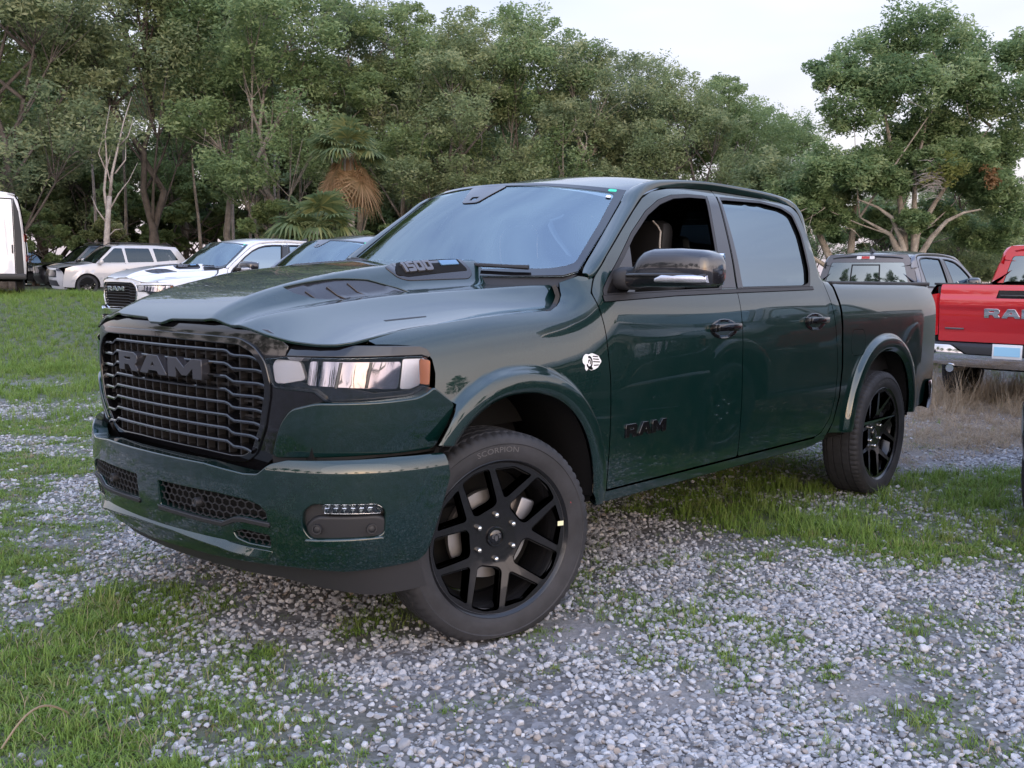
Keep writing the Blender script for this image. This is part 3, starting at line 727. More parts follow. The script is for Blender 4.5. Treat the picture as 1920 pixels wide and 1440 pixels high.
    panel('inspection_sticker',windm,S2(fillet([(.895,.945),(.94,.945),(.94,.975),(.895,.975)],.01)),TEAL,root,step=.05,depth=.001,ref=away(-2,0,1.0),off=.003)
    panel('price_dot',windm,S2(fillet([(.905,.86),(.93,.86),(.93,.885),(.905,.885)],.008)),WHT,root,step=.05,depth=.001,ref=away(-2,0,1.0),off=.003)
    g2=fillet(win2,.03)
    panel('rear_door_glass',side,inset(g2 if area(g2)>0 else g2[::-1],-.006),TNT,root,step=.06,depth=.004,off=-.013,**B)
    # black window surrounds
    def ringp(nm,poly,w,off,m_=PLA):
        q=fillet(poly,.03); q=q if area(q)>0 else q[::-1]
        return panel(nm,side,inset(q,-.001),m_,root,holes=[inset(q,w)],step=.04,depth=.014,off=off,**B)
    ringp('window_seal',win1,.020,.002); ringp('window_seal',win2,.020,.002)
    panel('pillar_cover',side,[(-1.645,1.352),(-1.69,1.55),(-1.727,1.697),(-1.768,1.842),(-1.866,1.848),(-1.830,1.6),(-1.790,1.352)],BLK,root,step=.05,depth=.006,off=.0015,gap=.004,**B)
    panel('pillar_cover',side,[(-1.800,1.352),(-1.838,1.6),(-1.874,1.848),(-1.900,1.843),(-1.885,1.6),(-1.862,1.352)],BLK,root,step=.05,depth=.006,off=.0032,gap=.004,**B)
    panel('quarter_pane',side,[(-.672,1.330),(-.70,1.385),(-.79,1.45),(-.935,1.575),(-.912,1.46),(-.885,1.33)],BLK,root,step=.05,depth=.02,off=-.004,**B)
    panel('belt_moulding',side,[(-.645,1.296),(-.645,1.322),(-1.20,1.336),(-1.79,1.346),(-2.68,1.362),(-2.68,1.345),(-1.79,1.330),(-1.20,1.318)],PLA,root,step=.05,depth=.008,off=.005,**B)
    # passenger-side front glass stays up
    o=panel('front_door_glass',side,inset(fillet(win1,.03) if area(win1)>0 else fillet(win1,.03)[::-1],-.006),TNT,root,step=.06,depth=.004,off=-.013); mirror_obj(o,root); o['drop']=1
    # back window of the cab with a sliding pane
    bwf=lambda y,v: np.stack([-2.975+.10*np.asarray(v,float)**1.3-.0*y+.05*(np.asarray(y,float)/.72)**2,np.asarray(y,float)*(1-.10*np.asarray(v,float)/.42)+0*v,1.40+np.asarray(v,float)+0*y],-1)
    rr2=away(-1.5,0,1.4)
    panel('cab_back',bwf,[(-.86,-.62),(.86,-.62),(.855,0),(.848,.10),(.838,.20),(.825,.27),(.795,.38),(.77,.43),(.74,.475),(-.74,.475),(-.77,.43),(-.795,.38),(-.825,.27),(-.838,.20),(-.848,.10),(-.855,0)],P,root,holes=[fillet([(-.72,.0),(.72,.0),(.68,.35),(-.68,.35)],.04)],step=.06,depth=.02,ref=rr2)
    zs=np.array([1.22,1.365,1.50,1.60,1.665,1.72,1.775]); t7=np.arange(7.)
    cA=np.array([side(x_,z_) for x_,z_ in zip((-2.968,-2.951,-2.931,-2.918,-2.911),zs[:5])]+[(-2.912,.742,1.715),(-2.890,.715,1.772)],float)
    cB=np.array([bwf(u_,z_-1.4) for u_,z_ in zip((.86,.855,.848,.838,.828,.812,.797),zs)],float)
    cA[:,1]-=.004
    qa=[crv(t7,cA[:,k]) for k in range(3)]; qb=[crv(t7,cB[:,k]) for k in range(3)]
    def ret(u,v):
        t=np.asarray(u,float)/.1; q=(np.asarray(v,float)/.1)[...,None]
        return np.stack([g(t) for g in qa],-1)*(1-q)+np.stack([g(t) for g in qb],-1)*q
    panel('cab_corner_return',ret,[(.001,0),(.6,0),(.6,.1),(.001,.1)],P,root,step=.04,depth=.004,ref=away(-2.5,0,1.4),both=True)
    panel('back_window',bwf,fillet([(-.73,-.01),(.73,-.01),(.69,.36),(-.69,.36)],.04),TNT,root,step=.08,depth=.004,ref=rr2,off=-.006)
    panel('sliding_pane_frame',bwf,[(-.26,.005),(.26,.005),(.26,.315),(-.26,.315)],RUB,root,holes=[[(-.245,.02),(.245,.02),(.245,.30),(-.245,.30)]],step=.08,depth=.004,ref=rr2,off=.001)
    panel('brake_light',bwf,fillet([(-.17,.40),(.17,.40),(.17,.45),(-.17,.45)],.02),WHT,root,step=.05,depth=.02,ref=rr2,off=.014)
    panel('brake_light_lens',bwf,[(-.075,.405),(.075,.405),(.075,.445),(-.075,.445)],REDL,root,step=.05,depth=.01,ref=rr2,off=.018)
    mb=MB(); mb.add([(-2.62,-.02,1.93),(-2.62,.02,1.93),(-2.78,.03,1.92),(-2.78,-.03,1.92),(-2.75,0,1.995),(-2.77,0,1.995)],[(0,1,4),(1,2,5,4),(2,3,5),(3,0,4,5),(0,3,2,1)]); mb.obj('shark_fin_aerial',PLA,root)
    # grille
    OPh=[(0,.757),(.22,.757),(.40,.751),(.47,.757),(.52,.786),(.575,.878),(.602,.985),(.606,1.034),(.588,1.10),(.545,1.142),(.48,1.166),(.30,1.169),(0,1.172)]
    OP=fillet(sym(OPh),.02)
    SUh=[(0,.705),(.36,.695),(.527,.712),(.595,.765),(.66,.895),(.70,.945),(.80,.972),(.83,.982),(.787,1.012),(.634,1.020),(.622,1.034),(.600,1.094),(.592,1.112),(.680,1.128),(.688,1.160),(.655,1.185),(.60,1.212),(.45,1.222),(.10,1.232),(.055,1.217),(0,1.217)]
    panel('grille_surround',fascia,sym(SUh),BLK,root,holes=[OP],step=.03,depth=.06,hdepth=.05,gap=.001,bstep=.02,edge=.004)
    q=OP if area(OP)>0 else OP[::-1]
    panel('grille_trim',fascia,inset(q,-.012),BLK,root,holes=[inset(q,.006)],step=.03,depth=.02,off=.010,edge=.005,bstep=.02)
    gb=lambda s,z: fascia(s,z)-np.array([.075,0,0])
    panel('grille_backing',gb,inset(q,-.02),DRK,root,step=.08,depth=0)
    mb=MB()
    for k in range(-9,10):
        s=k*.0625; x,y,nx,ny=PG.at(np.array(s)); zt_=1.165 if abs(s)<.5 else 1.12; zb_=.765 if abs(s)<.45 else .90
        for a in np.arange(zb_,zt_-.02,.025):
            pass
        mb.box((float(x)-.048,float(y),(zt_+zb_)/2),(.03,.007,zt_-zb_))
    for zz in np.arange(.80,1.16,.052):
        P2=[]; 
        for s in np.linspace(-.575,.575,24):
            x,y,_,_=PG.at(np.array(s)); P2.append((float(x)-.052,float(y),zz))
        mb.tube(P2,.006,4)
    mb.obj('grille_mesh',PLA,root,smooth=False)
    lim=pc([.75,.80,.88,.985,1.05,1.10,1.14,1.17],[.46,.525,.577,.603,.607,.590,.548,.47])
    for i,zz in enumerate(np.linspace(.806,1.128,8)):
        L=float(lim(zz))-.006; V=[];F=[]; ns=60
        skip_badge= i in (5,6)
        prof=[(-.045,-.004),(-.004,-.009),(.003,-.007),(.004,-.001),(.001,.003),(-.045,.009)]
        for k in range(ns+1):
            s=-L+2*L*k/ns
            a=abs(s)
            dz=-.016*ss(.40,.44,a)+(.0)
            if a>L-.05: dz-= .012*((a-(L-.05))/.05)**2
            x,y,nx,ny=PG.at(np.array(s))
            for px,pz in prof: V.append((float(x)+float(nx)*(px-.006),float(y)+float(ny)*(px-.006),zz+.008+dz+pz))
        m_=len(prof)
        for k in range(ns):
            for j in range(m_): F.append((k*m_+j,k*m_+(j+1)%m_,(k+1)*m_+(j+1)%m_,(k+1)*m_+j))
        mb=MB(); mb.add(V,F); mb.obj('grille_bar',BLK,root,sharp=25)
    letters('RAM',lambda u,v: fascia(u,v),-.300,1.026,.068,2.30,mat('badge_black',(.045,.045,.052),.28,.3,.5),root,'grille_letters',.035,.024)
    # headlights
    LE=[(.600,1.093),(.592,1.112),(.69,1.1215),(1.07,1.124),(1.165,1.124),(1.195,1.112),(1.203,1.09),(1.200,1.02),(1.19,1.0),(1.155,.987),(.99,.978),(.825,.976),(.785,1.009),(.634,1.018),(.622,1.034)]
    for s in (1,-1):
        hl=bpy.data.objects.new('headlight',None); link(hl,root)
        fs=fascia if s>0 else (lambda u,v: fascia(-np.asarray(u,float),v))
        panel('lens_cover',fs,LE,CLR,hl,step=.04,depth=.004,rnd=.012,off=.004)
        panel('lamp_housing',lambda u,v: fs(u,v)-np.array([.06,0,0])-np.array([0,s*.035,0])*ss(.75,1.0,np.asarray(u,float))[...,None],inset(LE if area(LE)>0 else LE[::-1],-.01),DRK,hl,step=.05,depth=0)
        # chin of the lens is dark; reflectors above
        f2=lambda u,v: fs(u,v)-np.array([.022,0,0])-np.array([0,s*.012,0])*ss(.75,1.0,np.asarray(u,float))[...,None]
        panel('lamp_chin',f2,[(.64,1.018),(.78,1.010),(.83,.978),(1.15,.99),(1.195,1.01),(1.16,1.018),(1.12,1.008),(.98,1.002),(.90,1.018),(.80,1.030),(.66,1.040)],BLK,hl,step=.04,depth=.01)
        panel('daytime_lamp',lambda u,v: fs(u,v)-np.array([1,0,0])*(.010+(np.asarray(v,float)-1.03)*.2)[...,None],fillet([(.606,1.090),(.627,1.034),(.66,1.034),(.742,1.050),(.712,1.108),(.615,1.111)],.012),mat('drl_white',(.86,.84,.88),.35,0,.3),hl,step=.04,depth=.02)
        for a,b in ((.748,1.064),):
            panel('reflector',lambda u,v,a=a,b=b: fs(u,v)-np.array([1,0,0])*(.012+.004*np.sin(np.clip((np.asarray(u,float)-a)/(b-a),0,1)*PI*6)**2+(np.asarray(v,float)-1.02)*.17)[...,None],fillet([(a,1.030),(b,1.016),(b,1.108),(a,1.110)],.012),LMP,hl,step=.025,depth=.008)
        panel('turn_signal',lambda u,v: f2(u,v)-np.array([1,0,0])*((np.asarray(v,float)-1.02)*.25)[...,None],fillet([(1.075,1.014),(1.115,1.012),(1.150,1.024),(1.150,1.115),(1.065,1.115)],.008),mat('lamp_silver',(.60,.60,.64),.22,.8),hl,step=.03,depth=.01)
        for q_ in (.85,.952):
            panel('lamp_divider',lambda u,v: fs(u,v)-np.array([1,0,0])*(.008+(np.asarray(v,float)-1.02)*.17)[...,None],[(q_,1.022),(q_+.007,1.022),(q_+.013,1.108),(q_+.006,1.108)],SAT,hl,step=.03,depth=.01)
        panel('side_marker',f2,fillet([(1.154,1.028),(1.194,1.022),(1.196,1.105),(1.154,1.113)],.008),AMB,hl,step=.03,depth=.01)
        panel('headlight_brow',lambda u,v: fs(u,v)-np.array([1,0,0])*((np.asarray(v,float)-1.128)*.7)[...,None],[(.690,1.128),(1.07,1.131),(1.165,1.131),(1.200,1.121),(1.204,1.128),(1.175,1.148),(1.14,1.157),(.90,1.162),(.690,1.160)],BLK,root,step=.03,depth=.03,off=.006,edge=.005)
    # body-colour bumper corner under the lamp
    GC=[(.612,.776),(.668,.895),(.708,.942),(.80,.966),(.99,.970),(1.15,.979),(1.195,.996),(1.215,1.010),(1.315,.944),(1.275,.87),(1.235,.800),(1.0,.797),(.75,.785)]
    fsg=lambda s,z: fascia(s,z)+np.array([.010,0,0])+np.array([0,.02,0])*(np.sign(np.asarray(s,float))*ss(.85,1.1,np.abs(np.asarray(s,float))))[...,None]
    panel('fascia_corner',fsg,GC,P,root,step=.03,depth=.04,rnd=.022,off=.004,edge=.007,bstep=.02,**B)
    panel('fascia_gap',fascia,[(.60,.735),(.66,.765),(1.0,.782),(1.27,.785),(1.27,.805),(1.0,.803),(.70,.79),(.60,.777)],RUB,root,step=.05,depth=.02,off=.006,**B)
    # bumper
    BTh=[(0,.735),(.36,.733),(.55,.715),(.61,.718),(.66,.758),(.72,.774),(.90,.780),(1.10,.785),(1.31,.782)]
    BBh=[(1.325,.70),(1.285,.58),(1.245,.43),(1.215,.405),(.92,.388),(.73,.398),(.46,.394),(0,.386)]
    UM=fillet([(.075,.642),(.42,.642),(.56,.632),(.615,.618),(.645,.592),(.645,.552),(.535,.560),(.50,.556),(.44,.532),(.30,.533),(.075,.540)],.012)
    LM=fillet([(.478,.505),(.53,.522),(.650,.512),(.650,.460),(.55,.464),(.495,.478)],.012)
    FG=fillet([(.772,.545),(.777,.606),(.812,.637),(1.04,.637),(1.072,.610),(1.070,.523),(1.035,.508),(.80,.505)],.02)
    mi=lambda P_:[(-a,b) for a,b in P_]
    panel('front_bumper',bump,sym(BTh+BBh),P,root,holes=[UM,mi(UM),LM,mi(LM),FG,mi(FG)],step=.03,depth=.06,hdepth=.03,rnd=.012,edge=.006,bstep=.02)
    bb_=lambda d: (lambda s,z: bump(s,z)-np.array([d,0,0])*np.cos(np.clip(np.abs(np.asarray(s,float)),0,1.2))[...,None]-np.array([0,d,0])*(np.sign(np.asarray(s,float))*ss(.5,1.1,np.abs(np.asarray(s,float))))[...,None])
    def hexmesh(nm,poly,sx,sz):
        P0=poly if area(poly)>0 else poly[::-1]
        panel(nm+'_back',bb_(.05),inset(P0,-.01),DRK,root,step=.06,depth=0)
        q=np.array(P0); lo,hi=q.min(0),q.max(0); mb=MB(); fn=bb_(.014); r=sx*.62
        j=0; z=lo[1]
        while z<hi[1]+sz:
            u=lo[0]+(sx*.5 if j%2 else 0)
            while u<hi[0]+sx:
                hx=[(u+sx*.56*math.cos(a)*1.0,z+sz*.62*math.sin(a)) for a in (math.radians(30+60*k) for k in range(6))]
                for k in range(3):
                    a=np.array(hx[k]); b=np.array(hx[k+1])
                    c=(a+b)/2
                    if inpoly(np.array([c]),P0)[0]:
                        A=fn(np.array([a[0],b[0]]),np.array([a[1],b[1]])); mb.tube([A[0],A[1]],.0028,4,False)
                u+=sx
            z+=sz; j+=1
        return mb.obj(nm,PLA,root)
    for s in (1,-1):
        k=(lambda P_:P_) if s>0 else mi
        hexmesh('bumper_mesh',k(UM),.036,.025); hexmesh('lower_mesh',k(LM),.030,.018)
        x,y,nx,ny=PB.at(np.array(.31*s)); mb=MB(); mb.lathe([(.0001,float(x)-.0),(.009,float(x)-.001),(.011,float(x)+.002),(.016,float(x)+.002),(.018,float(x)-.004),(.018,float(x)-.03)],20,'x',(0,float(y),.588)); mb.obj('parking_sensor',PLA,root)
        lip=k([(.075,.530),(.30,.524),(.44,.522),(.505,.546),(.54,.550),(.652,.542),(.652,.552),(.535,.560),(.50,.556),(.44,.532),(.30,.534),(.075,.540)])
        panel('mesh_lip',bump,lip,PLA,root,step=.04,depth=.03,off=.007,edge=.004)
        fb=bb_(.030)
        panel('fog_lamp_bezel',fb,inset(k(FG) if area(k(FG))>0 else k(FG)[::-1],-.006),PLA,root,step=.03,depth=.0)
        panel('fog_lamp_shelf',lambda u,v: bump(u,v)-np.array([.012,0,0]),k(fillet([(.785,.545),(.80,.512),(1.05,.515),(1.062,.565),(1.03,.580),(.82,.578)],.02)),PLA,root,step=.03,depth=.03,edge=.012)
        panel('fog_lamp',bb_(.002),k(fillet([(.855,.632),(1.052,.630),(1.058,.612),(1.048,.597),(.866,.602),(.852,.615)],.012)),CLR,root,step=.03,depth=.003)
        panel('fog_lamp_bowl',lambda u,v: bb_(.010)(u,v)-np.array([.45,.4*s,0])*(np.asarray(v,float)-.60)[...,None],k([(.858,.601),(1.05,.598),(1.05,.630),(.858,.631)]),LEN,root,step=.04,depth=.004)
        for q_ in range(6):
            u=.868+.030*q_; panel('fog_reflector',lambda a,b: bb_(.007)(a,b)-np.array([.45,.4*s,0])*(np.asarray(b,float)-.60)[...,None],k([(u,.603),(u+.010,.602),(u+.022,.629),(u+.013,.630)]),SAT,root,step=.03,depth=.006)
        for u in (.83,1.02):
            x,y,nx,ny=PB.at(np.array(u*s)); X=np.array([float(x),float(y),.545]); n_=np.array([float(nx),float(ny),0])
            mb=MB(); t_=np.array([-n_[1],n_[0],0])
            V=[];F=[]
            for r_,h_ in ((.0001,.0),(.010,.0),(.0125,-.002),(.013,.003),(.017,.003),(.018,-.01)):
                for a in range(16): V.append(X+n_*(h_-.008)+(t_*math.cos(a*PI/8)+np.array([0,0,1])*math.sin(a*PI/8))*r_)
            for i_ in range(5):
                for a in range(16): F.append((i_*16+a,i_*16+(a+1)%16,(i_+1)*16+(a+1)%16,(i_+1)*16+a))
            mb.add(V,F); mb.obj('parking_sensor',PLA,root)
        panel('fog_lip',bump,k(fillet([(.785,.500),(1.06,.508),(1.055,.486),(.81,.484)],.008)),P,root,step=.03,depth=.02,off=.006,edge=.01)
    sk=[(0,.484),(.15,.484),(.38,.478),(.465,.462),(.648,.447),(.632,.420),(.566,.427),(.42,.444),(.14,.458),(0,.459)]
    def skf(s,z): return bump(s,z)+np.array([.045,0,0])*((.35-(np.asarray(z,float)-.45)/.03*.62)*ss(.70,.45,np.abs(np.asarray(s,float))))[...,None]
    panel('skid_strip',skf,sym(sk),P,root,step=.03,depth=.03,edge=.004,bstep=.02)
    # air dam below
    adf=lambda s,z: bump(s,np.full_like(np.asarray(z,float),.40)+0*s)*np.array([1,1,0])+np.stack([-.05-(.40-np.asarray(z,float))*.35+0*s,0*s+0*z,np.asarray(z,float)+0*s],-1)
    panel('air_dam',adf,[(-1.17,.30),(-1.17,.42),(1.17,.42),(1.17,.30),(.95,.285),(.6,.33),(-.6,.33),(-.95,.285)],PLA,root,step=.06,depth=.01)
    # wheel wells, rockers
    for cx,a in ARCH:
        for s in (1,-1):
            P2=archpts(cx,a,.90,-2,182,24); V=[];F=[]
            for (x,z) in P2:
                for y in (.955,.90,.56): V.append((x,y*s,z))
            n_=len(P2)
            for i in range(n_-1):
                for j in range(2):
                    q_=(i*3+j,i*3+j+1,(i+1)*3+j+1,(i+1)*3+j); F.append(q_)
            c_=len(V); V.append((cx,.56*s,.45)); 
            for i in range(n_-1): F.append((i*3+2,(i+1)*3+2,c_))
            mesh_obj('wheel_well',V,F,LIN,root)
    panel('rocker_panel',side,[(-.56,.437),(-.56,.475),(-.66,.480),(-2.72,.480),(-2.86,.485),(-2.86,.455),(-2.7,.43),(-.7,.43)],P,root,step=.05,depth=.04,gap=.002,edge=.006,**B)
    # mirrors
    for s in (1,-1):
        mr_=bpy.data.objects.new('door_mirror',None); link(mr_,root)
        def prof(rows,nm,m_,sharp=60):
            V=[];F=[]; k=20
            for (y,x0,x1,z0,z1,e_) in rows:
                for a in range(k):
                    t=2*PI*a/k; c,s_=math.cos(t),math.sin(t); q_=2/e_
                    V.append(((x0+x1)/2+(x1-x0)/2*math.copysign(abs(c)**q_,c), y*s, (z0+z1)/2+(z1-z0)/2*math.copysign(abs(s_)**q_,s_)))
            for i in range(len(rows)-1):
                for a in range(k): F.append((i*k+a,i*k+(a+1)%k,(i+1)*k+(a+1)%k,(i+1)*k+a))
            F.append(tuple(range(k))); F.append(tuple(len(V)-k+a for a in range(k)))
            mb=MB(); mb.add(V,F); return mb.obj(nm,m_,mr_,sharp=sharp)
        prof([(.885,-.86,-.74,1.355,1.435,3),(.92,-.88,-.735,1.352,1.452,3),(.965,-.885,-.745,1.352,1.452,3.5),(.97,-.88,-.75,1.356,1.448,3.5)],'mirror_arm',PLA)
        prof([(.968,-.89,-.745,1.360,1.448,3.5),(.995,-.90,-.742,1.362,1.452,3.5),(1.005,-.905,-.740,1.363,1.460,3.4),(1.03,-.92,-.735,1.365,1.505,3.2),(1.055,-.925,-.733,1.366,1.524,3.2),(1.10,-.928,-.732,1.366,1.532,3.4),(1.22,-.928,-.733,1.368,1.530,3.6),(1.325,-.922,-.742,1.370,1.520,3.6),(1.355,-.915,-.76,1.374,1.505,3.4),(1.366,-.90,-.79,1.385,1.48,3)],'mirror_housing',mat('satin_mirror_cap',(.016,.016,.020),.16,.2,1.0))
        prof([(.975,-.80,-.736,1.405,1.424,4),(1.08,-.80,-.721,1.405,1.428,4),(1.22,-.80,-.722,1.405,1.429,4),(1.355,-.80,-.752,1.405,1.424,4)],'mirror_band',BLK)
        prof([(1.13,-.80,-.7225,1.386,1.406,4),(1.165,-.80,-.7165,1.385,1.421,4),(1.31,-.80,-.7285,1.385,1.420,4),(1.358,-.80,-.755,1.388,1.417,4)],'mirror_signal',mat('lamp_silver'))
        prof([(1.02,-.935,-.92,1.38,1.515,4),(1.34,-.935,-.92,1.38,1.51,4)],'mirror_glass',CHR)
        if s<0:       # the passenger mirror is folded back against the glass
            pv=Vector((-.80,-.955,1.40)); mr_.matrix_basis=Matrix.Translation(pv)@Matrix.Rotation(math.radians(-72),4,'Z')@Matrix.Translation(-pv)
        # door handle
        for hx,hz in ((-1.595,1.163),(-2.625,1.172)):
            y0=float(side(hx,hz)[1])
            hd=bpy.data.objects.new('door_handle',None); link(hd,root)
            mb=MB(); mb.box((hx,(y0+.034)*s,hz+.006),(.225,.018,.036),None,.009); mb.box((hx-.10,(y0+.014)*s,hz+.004),(.035,.03,.04),None,.008); mb.box((hx+.10,(y0+.014)*s,hz+.004),(.035,.03,.04),None,.008); mb.obj('grip',BLK,hd)
            mb=MB(); 
            V=[];F=[];n_=24
            for r_,d_ in ((1.0,.002),(.93,.004),(.55,-.001)):
                for a in range(n_):
                    t=2*PI*a/n_; px=hx+.155*r_*math.cos(t)*.86; pz=hz-.004+.050*r_*math.sin(t); V.append((px,(float(side(px,pz)[1])+d_)*s,pz))
            for i in range(2):
                for a in range(n_): F.append((i*n_+a,i*n_+(a+1)%n_,(i+1)*n_+(a+1)%n_,(i+1)*n_+a))
            F.append(tuple(2*n_+a for a in range(n_))); mb.add(V,F); mb.obj('handle_cup',BLK,hd)
    # badges on the driver's side
    letters('RAM',lambda u,v: side(-np.asarray(u,float),v),.765,.703,.056,1.48,BLK,root,'door_letters',.008,.008)
    # cowl, wipers
    cf=lambda u,v: np.stack([wind(np.asarray(u,float)/.8,-.07+.0*v)[...,0]+.005+.03*np.asarray(v,float)/.1,np.asarray(u,float)*1.02+0*v,wind(np.asarray(u,float)/.8,-.07+.0*v)[...,2]-.016-.05*np.asarray(v,float)/.1],-1)
    panel('cowl',cf,[(-.80,-.01),(.80,-.01),(.74,.1),(0,.1),(-.74,.1)],PLA,root,step=.06,depth=.03,ref=away(-.6,0,.9))
    for y0,y1,v1 in ((.62,.02,.10),(-.12,-.70,.16)):
        a=wind(np.array(y0/.82),np.array(.03)); pts=[]
        for k in range(9):
            t=k/8; q_=wind(np.array((y0+(y1-y0)*t)/.82),np.array(-.04+v1*t*(1-.3*t))); pts.append((float(q_[0])+.018,float(q_[1]),float(q_[2])+.014))
        wp=bpy.data.objects.new('wiper',None); link(wp,root)
        mb=MB(); mb.tube(pts,[.011]+[.009]*7+[.006],6); mb.obj('wiper_arm',PLA,wp)
        mb=MB(); mb.tube([(p[0]-.006,p[1]-.04,p[2]-.006) for p in pts[3:]],.008,5); mb.obj('wiper_blade',RUB,wp)
    # cabin
    panel('dashboard',lambda u,v: np.stack([-.58-np.asarray(v,float)+0*u,np.asarray(u,float)+0*v,1.36-.10*(np.asarray(v,float)/.4)**2-.04*np.abs(np.asarray(u,float))**2+0*v],-1),[(-.80,0),(.80,0),(.80,.42),(-.80,.42)],PLA,root,step=.1,depth=.3,ref=away(-.8,0,.8))
    for s in (1,-1):
        st=bpy.data.objects.new('front_seat',None); link(st,root)
        mb=MB(); mb.box((-1.62,.42*s,1.17),(.16,.52,.66),Matrix.Rotation(-.20,3,'Y'),.07); mb.box((-1.36,.42*s,.86),(.52,.52,.16),None,.06); mb.obj('seat_cushion',LEA,st)
        mb=MB(); mb.box((-1.70,.42*s,1.585),(.12,.30,.25),Matrix.Rotation(-.10,3,'Y'),.06); mb.obj('headrest',LEA,st)
        for q_ in (-1,1):
            pts=[(-1.635+.02*math.sin(t*PI),.42*s+q_*(.145 if t<.8 else .145-.06*(t-.8)/.2),1.47+.235*t) for t in np.linspace(0,1,9)]
            mb=MB(); mb.tube(pts,.004,5); mb.obj('seat_piping',PIP,st)
    mb=MB(); mb.box((-2.55,0,1.22),(.18,1.45,.55),Matrix.Rotation(-.2,3,'Y'),.06)
    for y in (-.42,.42): mb.box((-2.62,y,1.56),(.11,.28,.18),None,.05)
    mb.obj('rear_bench',LEA,root)
    mb=MB()
    c0=Vector((-1.00,.42,1.34)); R_=Matrix.Rotation(-1.15,3,'Y')
    ring=[c0+R_@Vector((.185*math.cos(t),.185*math.sin(t),0)) for t in np.linspace(0,2*PI,33)]
    mb.tube(ring,.016,8,False); mb.box(tuple(c0),(.12,.14,.05),R_,.02); mb.box(tuple(c0),(.03,.36,.02),R_); mb.obj('steering_wheel',LEA,root)
    panel('headliner',lambda x,y: roof(x,y)-np.array([0,0,.05]),[(-1.05,-.64),(-1.05,.64),(-2.85,.64),(-2.85,-.64)],DRK,root,step=.2,depth=0)
    # inner door skins
    panel('door_trim',lambda x,v: side(x,v)-np.array([0,.09,0]),[(-.66,.5),(-.66,1.31),(-2.9,1.33),(-2.9,.5)],PLA,root,step=.15,depth=0,both=True)
    # wheels
    W_={}
    for nm,x,y,rz in (('fl',0,.855,-17.5),('fr',0,-.855,180-17.5),('rl',-3.672,.855,0),('rr',-3.672,-.855,180)):
        W_[nm]=(x,y,rz)
    w0=make_wheel(root,loc=(0,.855,.405),rz=math.radians(-17.5),spin=0)
    for nm in ('fr','rl','rr'):
        c=copy_tree(w0,root); x,y,rz=W_[nm]; c.location=(x,y,.405); c.rotation_euler=(0,0,math.radians(rz))
    return w0
